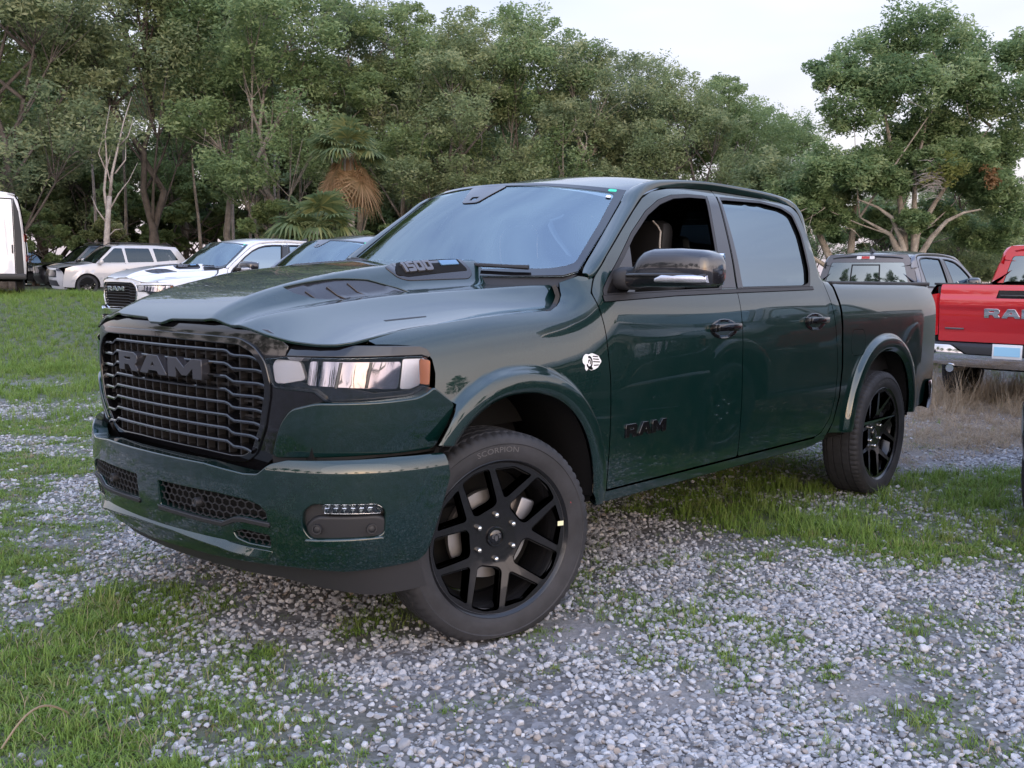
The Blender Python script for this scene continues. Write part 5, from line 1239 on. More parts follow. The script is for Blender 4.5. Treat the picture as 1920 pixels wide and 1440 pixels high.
# dead straw heap at the back of the truck and taller dry stalks
sb=[tuft('straw_tuft',20,.16,.09,.0018,1.5,DM,50+k,.35) for k in range(3)]+[tuft('straw_tuft',9,.42,.07,.0022,.8,DM,60+k) for k in range(2)]
lat,dep=field(9000,2.6,10,7.0,15,rng); P_=np.stack([lat,dep],1); k=rng.random(len(lat))<zone('dry',P_,.5)*(.35+.65*ss(.35,.55,fbm(lat,dep,77,.8,3))); lat,dep=lat[k],dep[k]; x,y=W(lat,dep)
tall=(ss(8.8,10.0,dep)>rng.random(len(lat)))&(rng.random(len(lat))<.30)
scatter('dry_grass',np.stack([x,y,hgt(lat,dep)],1),np.stack([rng.normal(0,.25,len(x)),rng.normal(0,.25,len(x)),rng.uniform(0,6.28,len(x))],1),rng.uniform(.7,1.4,len(x)),np.where(tall,rng.integers(3,5,len(x)),rng.integers(0,3,len(x))),sb)
lat,dep=field(5200,-4.5,5,2.35,8,rng); k=vis(lat,dep)&(rng.random(len(lat))<.12+.9*ss(.52,.68,fbm(lat+3,dep+9,91,.6,3))); lat,dep=lat[k],dep[k]; x,y=W(lat,dep)
LM_=mat('dead_leaf_litter',(.16,.10,.06),.8); q=N(LM_); q.l(q.ramp(q.n('ShaderNodeObjectInfo').outputs['Random'],(0,(.07,.045,.03)),(.6,(.19,.12,.075)),(1,(.33,.25,.17))),q.b.inputs['Base Color'])
lb_=[base_obj('litter',[(-1,0,0),(0,-.35,.12),(1,0,.0),(0,.35,.12)],[(0,1,2,3)],LM_),base_obj('litter',[(-2,-.05,0),(2,-.05,.15),(2,.05,.15),(-2,.05,0)],[(0,1,2,3)],LM_)]
scatter('leaf_litter',np.stack([x,y,hgt(lat,dep)+.010],1),np.stack([rng.normal(0,.3,len(x)),rng.normal(0,.3,len(x)),rng.uniform(0,6.28,len(x))],1),rng.uniform(.006,.019,len(x)),rng.integers(0,2,len(x)),lb_)
# ------------------------------------------------------------------ trees
def bark(name,a,b):
    m=mat(name,a,.9,0,0,.2); q=N(m); q.l(q.ramp(q.noise(4,6,.75),(.3,a),(.7,b)),q.b.inputs['Base Color']); q.bump(q.noise(14,5,.8),.6,.03); return m
BK=bark('oak_bark',(.10,.085,.07),(.30,.27,.235)); BKP=bark('pale_dead_bark',(.20,.175,.16),(.44,.40,.37)); BKD=bark('dark_bark',(.055,.048,.042),(.15,.13,.115)); BKB=bark('tan_limb_bark',(.16,.135,.11),(.42,.38,.33))
def leafmat(name,c0,c1,c2):
    m=mat(name,c0,.55,0,0,.3); q=N(m); oi=q.n('ShaderNodeObjectInfo').outputs['Random']
    tn=q.n('ShaderNodeAttribute',attribute_name='tint').outputs['Fac']
    c=q.ramp(tn,(0,c0),(.55,c1),(1,c2)); c=q.mix(q.math('MULTIPLY',oi,.45),c,(.24,.30,.12))
    q.l(c,q.b.inputs['Base Color']); tr=q.n('ShaderNodeBsdfTranslucent'); q.l(c,tr.inputs[0]); ms=q.n('ShaderNodeMixShader',{0:.48})
    q.l(q.b.outputs[0],ms.inputs[1]); q.l(tr.outputs[0],ms.inputs[2]); q.l(ms.outputs[0],q.t.nodes['Material Output'].inputs[0]); return m
LF1=leafmat('oak_leaves',(.080,.140,.062),(.20,.29,.125),(.36,.43,.22))
LF2=leafmat('olive_leaves',(.095,.140,.078),(.235,.29,.145),(.40,.42,.24))
LFY=leafmat('yellow_green_leaves',(.10,.12,.02),(.20,.20,.04),(.30,.26,.08))
LFR=leafmat('rust_leaves',(.14,.05,.025),(.24,.10,.05),(.33,.17,.09))
PLM=leafmat('palm_fronds',(.055,.095,.045),(.12,.17,.075),(.30,.30,.12))
PLD=leafmat('dead_fronds',(.14,.065,.04),(.33,.155,.095),(.46,.25,.165))
def leaves(centres,rad,npc,size,rng,flat=.75,cull=None):
    """Leaf-sized rhombs round clump centres -> V,F,tint arrays."""
    C=np.repeat(np.asarray(centres),npc,0); R=np.repeat(np.asarray(rad),npc); n=len(C)
    d=rng.normal(size=(n,3)); d/=np.linalg.norm(d,axis=1)[:,None]; rr=rng.random(n)**.45
    p=C+d*(rr*R)[:,None]*np.array([1,1,flat])
    a=rng.normal(size=(n,3)); a[:,2]*=.6; a/=np.linalg.norm(a,axis=1)[:,None]; b=np.cross(a,rng.normal(size=(n,3))); b/=np.linalg.norm(b,axis=1)[:,None]
    L=size*rng.uniform(.6,1.25,n); a=a*L[:,None]; b=b*(L*.36)[:,None]
    V=np.stack([p-a,p+b,p+a,p-b],1).reshape(-1,3); F=np.arange(n*4).reshape(-1,4)
    ct=rng.random(len(centres)); t=np.clip(np.repeat(ct,npc)*.7+.3*rng.random(n),0,1)
    return V,F,np.repeat(t,4)
def leaf_mesh(name,V,F,T,m):
    me=bpy.data.meshes.new(name); n=len(V); me.vertices.add(n); me.vertices.foreach_set('co',np.asarray(V,np.float32).ravel())
    nf=len(F); me.loops.add(nf*4); me.loops.foreach_set('vertex_index',np.asarray(F,np.int32).ravel()); me.polygons.add(nf)
    me.polygons.foreach_set('loop_start',np.arange(0,nf*4,4,dtype=np.int32)); me.polygons.foreach_set('loop_total',np.full(nf,4,np.int32))
    a=me.attributes.new('tint','FLOAT','POINT'); a.data.foreach_set('value',np.asarray(T,np.float32)); me.materials.append(m); me.update(calc_edges=True); return me
def bez(a,b,c,n): 
    a,b,c=map(np.array,(a,b,c)); return [tuple((1-t)**2*a+2*t*(1-t)*b+t*t*c) for t in np.linspace(0,1,n)]
def oak_meshes(seed,H,spread,z0,nl,limb=1.0,cl=26,npc=100,size=.088,lean=.0,multi=1,twigs=14,lobes=None,trunk_r=.17,stems=None,bark_m=None):
    r=np.random.default_rng(seed); mb=MB(); C=[];R=[]
    if lobes is None:
        lobes=[]
        for i in range(nl):
            t=(i+.5)/nl; z=z0+(H-z0)*(.12+.80*t)+r.normal(0,.03*H); wz=math.sin(PI*min(1,max(.08,.18+.78*t)))**.7
            a=i*2.4+r.uniform(-.5,.5); q=spread*wz*r.uniform(.35,1.0); lobes.append((q*math.cos(a)+lean*z,q*math.sin(a),z,H*r.uniform(.085,.145)))
    th=z0*.9+.3; top=(lean*H*.7+r.normal(0,.15),r.normal(0,.15),H*.72)
    if stems is None:
        stems=[]
        for s in range(multi):
            o=(r.normal(0,.14),r.normal(0,.14)) if multi>1 else (0,0)
            stems.append([(o[0],o[1],-.3)]+[(o[0]+(top[0]+ (r.normal(0,.6) if multi>1 else 0))*t+r.normal(0,.07),o[1]+(top[1]+(r.normal(0,.6) if multi>1 else 0))*t+r.normal(0,.07),H*.72*t) for t in (.1,.22,.36,.5,.65,.8,1)])
    for st in stems:
        n=len(st); mb.tube(st,[trunk_r*(1.25 if i==0 else 1-.85*i/(n-1)) for i in range(n)],9)
    for (x,y,z,q) in lobes:
        st=stems[int(r.integers(len(stems)))]; zs=[p[2] for p in st]; tz=max(th*.55,z-q*r.uniform(1.6,3.2)); k=int(np.argmin([abs(v-tz) for v in zs])); s0=st[max(1,k)]
        mid=((s0[0]+x)/2+r.normal(0,.25),(s0[1]+y)/2+r.normal(0,.25),s0[2]+(z-s0[2])*r.uniform(.25,.55)); P=bez(s0,mid,(x,y,z),7); r0=trunk_r*r.uniform(.22,.42)
        dl=r.random()<limb; dl and mb.tube(P,[r0*(1-.8*i/6) for i in range(7)],6)
        for j in range(cl):
            d=r.normal(size=3); d/=np.linalg.norm(d); d[2]=d[2]*.8+.12; rr=q*r.uniform(.45,1.12)
            c=(x+d[0]*rr,y+d[1]*rr,z+d[2]*rr*.85); C.append(c); R.append(q*r.uniform(.24,.46))
            if j%4==0 and dl and limb>.9: mb.tube(bez(P[4],((P[4][0]+c[0])/2+r.normal(0,.1),(P[4][1]+c[1])/2+r.normal(0,.1),(P[4][2]+c[2])/2-.1),c,5),[r0*.35,r0*.28,r0*.2,r0*.12,.006],4,False)
    for j in range(twigs):
        x,y,z,q=lobes[int(r.integers(len(lobes)))]; a=r.uniform(0,6.28); s0=(x+q*.7*math.cos(a),y+q*.7*math.sin(a),z-q*.4)
        e_=(s0[0]+r.normal(0,.5),s0[1]+r.normal(0,.5),s0[2]-r.uniform(.2,1.1)); mb.tube(bez(s0,(s0[0]+math.cos(a)*.4,s0[1]+math.sin(a)*.4,s0[2]+.1),e_,6),[.022,.02,.017,.013,.009,.004],4,False)
    V,F,T=leaves(C,R,npc,size,r)
    return mb,V,F,T
BKs=[BK,BKD,BK,BKB,BK,BKD]
PROTO=[]
for k,(H,sp,z0,nl,mu,ln) in enumerate(((12,3.0,3.6,15,1,.02),(12,2.4,4.6,14,2,-.03),(12,3.5,2.4,17,2,.0),(12,2.7,3.0,15,3,.03),(12,2.2,5.5,12,1,.0),(12,3.2,1.6,18,2,-.02))):
    mb,V,F,T=oak_meshes(100+k,H,sp,z0,nl,multi=mu,lean=ln)
    t=mb.obj('trunk',BKs[k],None,sharp=0); lf=leaf_mesh('crown',V,F,T,LF1 if k%2==0 else LF2); tm=t.data; bpy.data.objects.remove(t); PROTO.append((tm,lf))
def place_tree(name,tm,lm,label,cat,lat,dep,s,rz,group=None,sz=None):
    x,y=W(lat,dep); e=thing(name,label,cat,(x,y,float(hgt(lat,dep))),rz,group); e.scale=(s,s,sz or s)
    a=bpy.data.objects.new('trunk',tm); link(a,e); b=bpy.data.objects.new('crown',lm); link(b,e); return e
# front row along the back of the lot: lat, depth, height, kind, what one sees
FRONT=[(-22.5,40,15.2,0,'tall oak at the far edge, rising behind the white van'),
(-18.6,37,14.6,5,'leafy oak with a low green crown just right of the white van'),
(-15.2,42,15.0,1,'slender tall oak rising behind the bare dead tree'),
(-12.3,43,14.0,4,'high-crowned oak over the dark gap between the dead tree and the palms'),
(-9.4,39,12.8,2,'broad oak with crooked pale branches above the white pickup cab'),
(-6.6,41,11.3,3,'forked oak rising behind the two cabbage palms'),
(-4.4,40,10.8,0,'oak with hanging branches right of the brown palm skirt'),
(-2.0,38,10.5,5,'round bushy oak above the green truck windscreen'),
(0.3,40,11.3,2,'oak with the highest top above the green truck roof'),
(2.6,39,9.7,3,'forked oak above the middle of the green truck roof'),
(4.7,41,9.6,1,'thin oak behind the rear edge of the green truck roof'),
(6.6,38,8.9,5,'low oak with a yellowish tip behind the green truck cab'),
(8.5,41,9.0,0,'shorter oak left of the big spreading oak'),
(10.3,44,9.0,2,'small oak second from the big spreading oak'),
(12.6,46,8.6,4,'small oak in the gap just left of the big spreading oak'),
(18.6,42,7.2,5,'dark oak at the right edge beyond the red pickup'),
(21.5,39,6.6,2,'dark low oak at the far right edge of the tree line')]
r=np.random.default_rng(5)
for lat,dep,H,k,lb in FRONT: place_tree('oak_tree',PROTO[k][0],PROTO[k][1],lb,'tree',lat,dep,H/12*1.02,r.uniform(0,6.28),'oaks along the back of the lot')
for i in range(15):
    lat=-34+i*4.1+r.uniform(-.8,.8); dep=49+r.uniform(0,7); top=15.0 if lat<-10 else (12.0 if lat<2 else 10.0); k=int(r.integers(0,6))
    if lat>9 and lat<22: top=6.5
    place_tree('oak_tree',PROTO[k][0],PROTO[k][1],'dark oak in the second row of the wood','tree',lat,dep,top/12*r.uniform(.92,1.06),r.uniform(0,6.28),'second row of the wood')
# undergrowth bushes under the trees
mb,V,F,T=oak_meshes(300,2.6,1.5,.5,9,cl=22,npc=90,size=.08,multi=3,twigs=6,trunk_r=.05); t=mb.obj('stems',BKD,None,sharp=0); BUSH=[(t.data,leaf_mesh('foliage',V,F,T,LF1))]; bpy.data.objects.remove(t)
mb,V,F,T=oak_meshes(301,3.4,1.3,.6,9,cl=22,npc=90,size=.085,multi=3,twigs=6,trunk_r=.05); t=mb.obj('stems',BKD,None,sharp=0); BUSH.append((t.data,leaf_mesh('foliage',V,F,T,LF2))); bpy.data.objects.remove(t)
def bush(lat,dep,s,label,group=None):
    x,y=W(lat,dep); k=int(r.integers(0,2)); e=thing('bush',label,'bush',(x,y,float(hgt(lat,dep))),r.uniform(0,6.28),group); e.scale=(s,s,s)
    a=bpy.data.objects.new('stems',BUSH[k][0]); link(a,e); b=bpy.data.objects.new('foliage',BUSH[k][1]); link(b,e)
for i in range(26):
    lat=-36+i*2.7+r.uniform(-.7,.7); bush(lat,52+r.uniform(-2,5),r.uniform(2.0,3.0) if lat<0 else r.uniform(1.3,2.0),'dark bush in the shade at the foot of the wood','undergrowth at the foot of the wood')
for lat,dep,s,lb in ((-19.8,41,1.25,'green bush behind the black hatchback'),(-16.8,41.5,.9,'small bush between the black hatchback and the dead tree'),(-8.6,38,1.35,'leafy bush left of the cabbage palms'),(-6.9,36.5,1.15,'bush with light leaves growing in front of the cabbage palms'),(-3.6,37,1.2,'bush right of the palm with the brown skirt'),(-1.2,37,1.3,'bush just above the green truck windscreen edge'),(9.0,36,1.5,'dark bush behind the grey pickup cab'),(15.2,40,1.7,'dark bush right of the spreading oak'),(17.2,46,1.5,'bush left of the pale house'),(22.0,48,1.6,'bush right of the pale house')): bush(lat,dep,s,lb)
for i in range(14):
    lat=-34+i*2.9+r.uniform(-.7,.7); bush(lat,60+r.uniform(-2,4),r.uniform(3.0,4.0),'dark bush in the shade at the foot of the wood','undergrowth at the foot of the wood')
# thin trunks in the shade
for i,lat in enumerate((-19.2,-17.9,-13.6,-13.0,-12.2,-11.6,-11.0,-10.2,-9.2)):
    dep=44+r.uniform(-1,2.5); x,y=W(lat,dep); z=float(hgt(lat,dep)); H_=r.uniform(6,8); o=(r.normal(0,.25),r.normal(0,.25))
    e=thing('bare_trunk','thin grey trunk standing in the dark gap of the wood','tree',(x,y,z),0,'thin trunks in the dark gap')
    mb=MB(); mb.tube([(o[0]*t+r.normal(0,.05),o[1]*t,H_*t-.2) for t in np.linspace(0,1,7)],[.10*(1-.6*t) for t in np.linspace(0,1,7)],7); mb.obj('trunk',BK if i%3 else BKP,e,sharp=0)
# bare dead tree
x,y=W(-14.75,36); e=thing('dead_tree','bare pale dead tree with forked branches and no leaves','tree',(x,y,float(hgt(-14.75,36))))
R2=lambda a,z: (a*FY,-a*FX,z)
mb=MB(); mb.tube([R2(a,z) for a,z in ((0,-.3),(0,.8),(.04,1.8),(.12,2.7),(.20,3.4))],[.135,.12,.11,.095,.08],9); mb.obj('trunk',BKP,e,sharp=0)
BR=[[(.12,2.6),(.08,3.6),(.16,4.6),(.10,5.6),(.30,6.6)],[(.20,3.3),(.42,4.2),(.62,5.2),(.80,6.0),(1.02,6.9)],[(.18,2.9),(.55,3.5),(.95,3.95),(1.35,4.6)],[(.09,2.4),(-.22,2.9),(-.42,3.4)],[(.62,5.2),(.95,5.5),(1.15,6.1)],[(.14,4.2),(-.05,4.9),(.0,5.7)],[(.42,4.2),(.75,4.7),(.80,5.3)],[(.30,3.6),(.14,4.4),(.30,5.2)],[(.05,1.9),(.35,2.2),(.6,2.25)]]
for b in BR:
    mb=MB(); n=len(b); P=[Vector(R2(*p))+Vector((r.normal(0,.06),r.normal(0,.06),0))*(i>0) for i,p in enumerate(b)]; r0=.062 if n>4 else .036
    mb.tube(P,[r0*(1-.85*i/(n-1)) for i in range(n)],6); mb.obj('branch',BKP,e,sharp=0)
# the big spreading oak on the right
ox,od=12.95,33.0
def LZ(px,py,dd=0.0): return ((px-960)/1850*(od+dd)-ox, dd, 1.4+(529-py)/1850*od-.25)
lob=[]
for px,py,q,dd in ((1620,120,1.45,.3),(1545,165,1.0,-.5),(1700,85,1.35,-.6),(1770,110,1.2,.8),(1810,190,1.2,-.5),(1880,110,1.0,.4),(1905,200,1.3,-.3),(1580,220,1.3,-.6),(1680,190,1.5,-1.0),(1745,250,1.25,.7),(1555,330,1.35,-.8),(1490,370,1.25,.3),(1445,400,1.0,.9),(1640,300,1.25,.9),(1860,275,1.2,.8),(1700,330,.9,1.2),(1870,385,1.1,.6),(1550,410,1.0,.8),(1760,410,.6,.9),(1800,340,.7,1.0),(1650,350,.8,-.5),(1735,320,.8,-.7),(1785,300,1.0,-.4),(1600,330,1.0,-.5),(1840,350,.9,-.3),(1700,420,.6,-.5),(1690,240,1.2,.6),(1630,170,1.1,-.4),(1760,170,1.1,-.8),(1740,400,.8,1.8),(1640,420,.8,1.8),(1860,440,.9,1.9),(1810,430,.8,2.0)):
    a,dd,z=LZ(px,py,dd); lob.append((a*FY+dd*FX,-a*FX+dd*FY,z,q*.86))
def ST(*p): return [(a*FY+d*FX,-a*FX+d*FY,z) for a,d,z in [(LZ(x_,y_)[0],dd,LZ(x_,y_)[2]) for x_,y_,dd in p]]
stems=[ST((1690,545,0),(1688,480,0),(1676,450,-.1),(1655,410,-.2),(1625,392,-.3),(1585,378,-.4)),ST((1705,545,0),(1706,470,.1),(1705,400,.2),(1702,330,.2),(1712,260,.1),(1720,180,0)),ST((1715,545,0),(1718,475,0),(1733,445,-.1),(1757,415,-.2),(1785,400,-.3),(1815,394,-.3)),ST((1700,545,.1),(1712,440,.2),(1745,380,.3),(1790,310,.4),(1840,240,.3)),ST((1700,545,.2),(1690,420,.4),(1670,320,.4),(1640,220,.2),(1620,140,.1)),ST((1680,480,0),(1660,440,.1),(1600,410,.0))]
mb,V,F,T=oak_meshes(400,9,3,2,0,limb=.3,cl=44,npc=130,size=.078,lobes=lob,stems=stems,trunk_r=.135,twigs=26)
big=mb.obj('trunk',BKB,None,sharp=0); tm=big.data; bpy.data.objects.remove(big); lm=leaf_mesh('crown',V,F,T,LF1)
x,y=W(ox,od); e=thing('oak_tree','big spreading oak with pale forked limbs rising behind the grey pickup','tree',(x,y,.25)); link(bpy.data.objects.new('trunk',tm),e); link(bpy.data.objects.new('crown',lm),e)
def clump(nm,m,px,py,q,n,parent,base,dd=-1.2):
    a,_,z=LZ(px,py); c=np.array([(a*FY+dd*FX,-a*FX+dd*FY,z)]); cc=c+r.normal(0,q*.45,(14,3)); V,F,T=leaves(cc,np.full(14,q*.5),n,.08,r); link(bpy.data.objects.new(nm,leaf_mesh(nm,V,F,T,m)),parent)
clump('yellow_spray',LFY,1722,335,.62,60,e,None); clump('rust_spray',LFR,1806,345,.35,26,e,None)
mb=MB()
for i in range(60):
    a0,_,z0_=LZ(1715+r.normal(0,8),345+r.normal(0,14)); an=r.uniform(PI*.55,PI*1.15); L_=r.uniform(.3,.9); a1=a0+math.cos(an)*L_; z1_=z0_+math.sin(an)*L_*.5-.1
    f=lambda a,z:(a*FY-1.3*FX,-a*FX-1.3*FY,z); mb.tube([f(a0,z0_),f((a0+a1)/2,(z0_+z1_)/2+.08),f(a1,z1_)],[.012,.009,.005],3,False)
mb.obj('dead_twigs',BKP,e,sharp=0)
# second forked stem left of it
x,y=W(11.45,34.5); e=thing('oak_tree','leaning oak with two bare stems left of the spreading oak','tree',(x,y,.25))
f=lambda a,z,d=0:(a*FY+d*FX,-a*FX+d*FY,z)
mb=MB(); mb.tube([f(0,-.3),f(-.1,1.2),f(-.55,2.1),f(-.95,2.9),f(-1.5,3.6)],[.2,.16,.13,.1,.06],8); mb.tube([f(.1,-.3),f(.2,1.5),f(.25,2.6),f(.3,3.8)],[.17,.15,.12,.08],8); mb.tube([f(-.3,1.5),f(-1.1,2.0),f(-1.7,2.3)],[.09,.07,.04],6); mb.obj('trunk',BKB,e,sharp=0)
C=[];
for a,z,q in ((-1.6,4.0,1.0),(-.6,4.6,1.1),(.3,4.6,1.0),(-2.4,3.6,.9),(-2.9,4.6,1.0)):
    for j in range(26):
        d=r.normal(size=3); d/=np.linalg.norm(d); C.append(np.array(f(a,z))+d*q*r.uniform(.4,1.05))
V,F,T=leaves(C,np.full(len(C),.36),130,.078,r); link(bpy.data.objects.new('crown',leaf_mesh('crown',V,F,T,LF2)),e)
# ------------------------------------------------------------------ cabbage palms
def fan(mb,T,base,dirv,L,droop,rng,n=22,wid=.035,fr=.55):
    d=Vector(dirv).normalized(); up=Vector((0,0,1)); sd=d.cross(up); sd=sd.normalized() if sd.length>1e-3 else Vector((1,0,0)); nn=sd.cross(d).normalized()
    b=Vector(base); hub=b+d*L*fr+Vector((0,0,-droop*L*.18)); mb.tube([b,(b+hub)/2+Vector((0,0,.05*L)),hub],[.018,.015,.012],4,False); T+=[.8]*12
    for k in range(n):
        a=-1.75+3.5*k/(n-1); dr=(d*math.cos(a)+sd*math.sin(a)).normalized(); l=L*.62*(1-.18*abs(a)/1.75)*rng.uniform(.9,1.1)
        p=[hub+dr*l*t+Vector((0,0,-droop*l*(t**2)*(.55+.25*rng.random())))+nn*.06*l*math.sin(t*3) for t in (0,.45,.75,1)]
        w=dr.cross(nn).normalized()*wid*L
        tt=rng.uniform(.15,1); s=len(mb.V)
        V=[]
        for q,ww in zip(p,(.25,1,.7,.05)): V+=[q-w*ww,q+w*ww]
        mb.add(V,[(0,1,3,2),(2,3,5,4),(4,5,7,6)]); T+=[tt]*8
def palm_mesh(nm,spec,rng,m,wid=.03):
    mb=MB(); T=[]
    for base,dv,L,dr in spec: fan(mb,T,base,dv,L,dr,rng,wid=wid)
    me=bpy.data.meshes.new(nm); me.from_pydata([tuple(v) for v in mb.V],[],mb.F); a=me.attributes.new('tint','FLOAT','POINT'); a.data.foreach_set('value',np.array((T+[.5]*len(mb.V))[:len(mb.V)],np.float32)); me.materials.append(m); return bpy.data.objects.new(nm,me)
pr=np.random.default_rng(8)
lat,dep=-6.25,31.5; x,y=W(lat,dep); e=thing('cabbage_palm','young cabbage palm with fan fronds spreading low and no visible trunk','palm',(x,y,float(hgt(lat,dep)))); e.scale=(.88,.88,.95)
spec=[]
for i in range(46):
    a=pr.uniform(0,6.28); el=pr.uniform(-.7,1.2); spec.append(((0.05*math.cos(a),.05*math.sin(a),2.1+.45*pr.random()),(math.cos(a)*math.cos(el),math.sin(a)*math.cos(el),math.sin(el)),pr.uniform(1.45,1.95),.5+.5*(el<.3)))
link(palm_mesh('crown',spec,pr,PLM),e); mb=MB(); mb.tube([(0,0,-.2),(0,0,2.3)],[.22,.2],10); mb.obj('trunk',BKB,e)
lat,dep=-5.55,33.5; x,y=W(lat,dep); e=thing('cabbage_palm','taller cabbage palm with a brown skirt of dead fronds and a pale trunk','palm',(x,y,float(hgt(lat,dep))))
mb=MB(); mb.tube([(0,0,-.2),(.0,.02,1),(-.04,.04,2.0),(-.02,.02,3.4),(0,0,4.75)],[.19,.165,.16,.16,.17],12); mb.obj('trunk',bark('palm_bark',(.20,.18,.155),(.36,.33,.29)),e,sharp=0)
spec=[]
for i in range(34):
    a=pr.uniform(0,6.28); el=pr.uniform(-.25,1.3); spec.append(((0,0,4.75+.25*pr.random()),(math.cos(a)*math.cos(el),math.sin(a)*math.cos(el),math.sin(el)),pr.uniform(1.1,1.5),.55))
link(palm_mesh('crown',spec,pr,PLM),e); spec=[]
for i in range(26):
    a=pr.uniform(0,6.28); el=pr.uniform(-1.5,-.95); spec.append(((.12*math.cos(a),.12*math.sin(a),4.7+.2*pr.random()),(math.cos(a)*math.cos(el),math.sin(a)*math.cos(el),math.sin(el)),pr.uniform(.9,1.85),.35))
link(palm_mesh('dead_frond_skirt',spec,pr,PLD,.02),e)
# saw palmetto under the trees
sp_=[]
for i in range(14):
    a=pr.uniform(0,6.28); el=pr.uniform(.1,1.2); sp_.append(((0,0,.15),(math.cos(a)*math.cos(el),math.sin(a)*math.cos(el),math.sin(el)),pr.uniform(.8,1.2),.5))
pal=palm_mesh('fronds',sp_,pr,PLM)
for lat,dep,s,lb in ((-20.3,44,1.3,'low fan palmetto right above the black hatchback roof'),(-17.6,42.5,1.0,'small palmetto between the black hatchback and the black SUV'),(-16.2,42,.9,'palmetto at the foot of the dead tree')):
    x,y=W(lat,dep); e=thing('palmetto',lb,'plant',(x,y,float(hgt(lat,dep))),r.uniform(0,6)); e.scale=(s,s,s); c=bpy.data.objects.new('fronds',pal.data); link(c,e)
# tree line on the open side behind the photographer (seen in the paint and the lamps)
for i in range(12):      # close wood in front of the truck's nose
    ang=math.radians(-62+i*7.6); R_=34+r.uniform(-3,5); k=int(r.integers(0,6)); X,Y=1.0+R_*math.cos(ang),R_*math.sin(ang)
    la_,de_=LD(X,Y); place_tree('oak_tree',PROTO[k][0],PROTO[k][1],'oak of the wood across from the truck nose, behind the photographer','tree',la_,de_,r.uniform(.55,.85),r.uniform(0,6.28),'wood behind the photographer')
for i in range(12):      # lower and farther on the open side
    ang=math.radians(34+i*9.5); R_=52+r.uniform(-4,5); k=int(r.integers(0,6)); X,Y=R_*math.cos(ang)-2,R_*math.sin(ang)
    la_,de_=LD(X,Y); place_tree('oak_tree',PROTO[k][0],PROTO[k][1],'distant oak across the road behind the photographer','tree',la_,de_,r.uniform(.45,.68),r.uniform(0,6.28),'far trees behind the photographer')
# ------------------------------------------------------------------ vehicles
hero=thing('pickup_truck','dark green pickup truck with gloss black grille and turned front wheels on the gravel','pickup truck',(0,0,0),0)
WHEEL=make_pickup(hero)
bpy.context.view_layer.update()
# individual marks on the green truck only are added after the copies are made
def rammap(P,**k):
    m={'dark_green_paint':P}; m.update(k); return m
def truck_copy(name_label,loc,yaw,P,group,extra=None,skip=()):
    t=copy_tree(hero,None,rammap(P,**(extra or {})),skip); t.location=loc; t.rotation_euler=(0,0,math.radians(yaw)); t['label']=name_label; t['group']=group
    for c in t.children:
        if c.name.startswith('wheel.') or c.name=='wheel': c.rotation_euler[2]=0 if c.location.y>0 else PI
    return t
GRP='pickup trucks parked on the lot'
hero['group']=GRP
chrome={'gloss_black_trim':CHR,'badge_black':CHR}
tw=truck_copy('white pickup truck with a chrome grille frame, beyond the green truck hood',(-5.82,-12.0,.10),-2.6,P_WHITE,GRP)
for c in tw.children:
    n=c.name.split('.')[0]
    if n in ('grille_trim','grille_letters','skid_strip','headlight_brow'):
        for sl in c.material_slots: sl.link='OBJECT'; sl.material=CHR if n!='headlight_brow' else P_WHITE
    if n in ('front_bumper','fascia_corner') :
        for sl in c.material_slots: sl.link='OBJECT'; sl.material=CHR if n=='front_bumper' else P_WHITE
    if n=='grille_surround':
        for sl in c.material_slots: sl.link='OBJECT'; sl.material=P_WHITE
    if n=='grille_bar':
        for sl in c.material_slots: sl.link='OBJECT'; sl.material=PLA
truck_copy('dark grey pickup truck between the green and white trucks, only roof and windscreen showing',(-4.64,-7.35,.02),3.0,P_GREY,GRP)
truck_copy('granite grey pickup truck seen from behind over the bed of the green truck',(-16.1,-2.84,-.03),175.7,P_GREY,GRP)
truck_copy('bright red pickup truck with its tailgate and blue plate towards us',(-13.72,.54,0),177.3,P_RED,GRP)
truck_copy('black pickup truck parked close beside the green truck, a sliver at the right edge',(-3.5,2.97,0),0,P_BLACK,GRP)
for q in [o for o in hero.children if o.get('drop')]: bpy.data.objects.remove(q)      # the green truck's driver window is wound down
for o in bpy.data.objects:
    if 'drop' in o: del o['drop']
# sticker, tyre dots and tag on the green truck
panel('fender_decal',side,fillet([(-.462,1.048),(-.470,1.060),(-.485,1.068),(-.505,1.066),(-.530,1.0695),(-.556,1.063),(-.573,1.058),(-.590,1.040),(-.583,1.034),(-.562,1.020),(-.540,1.015),(-.514,1.013),(-.497,1.020),(-.486,1.012),(-.476,1.020),(-.478,1.032),(-.466,1.038)],.004),WHT,hero,step=.02,depth=.0012,off=.0016,bstep=.008,edge=.0006)
V=[]
def mark(poly): return panel('decal_mark',side,poly,BLK,hero,step=.02,depth=.0006,off=.0030,bstep=.006,edge=.0003)
arcp=lambda cx,cz,r0,r1,a0,a1:[(cx-r0*math.cos(math.radians(a0+(a1-a0)*i/10)),cz+r0*math.sin(math.radians(a0+(a1-a0)*i/10))) for i in range(11)]+[(cx-r1*math.cos(math.radians(a1+(a0-a1)*i/10)),cz+r1*math.sin(math.radians(a1+(a0-a1)*i/10))) for i in range(11)]
mark(arcp(-.507,1.040,.021,.014,-160,110)); mark(arcp(-.507,1.040,.009,.005,-60,200)); mark([(-.497,1.020),(-.522,1.024),(-.530,1.016),(-.515,1.015)])
for i in range(3): mark([(-.532,1.0605-.009*i),(-.566-.006*i,1.0575-.009*i),(-.566-.006*i,1.0545-.009*i),(-.532,1.0575-.009*i)])
mark([(-.536,1.030),(-.570,1.030),(-.566,1.027),(-.536,1.027)])
fw=[c for c in hero.children if c.name=='wheel'][0]
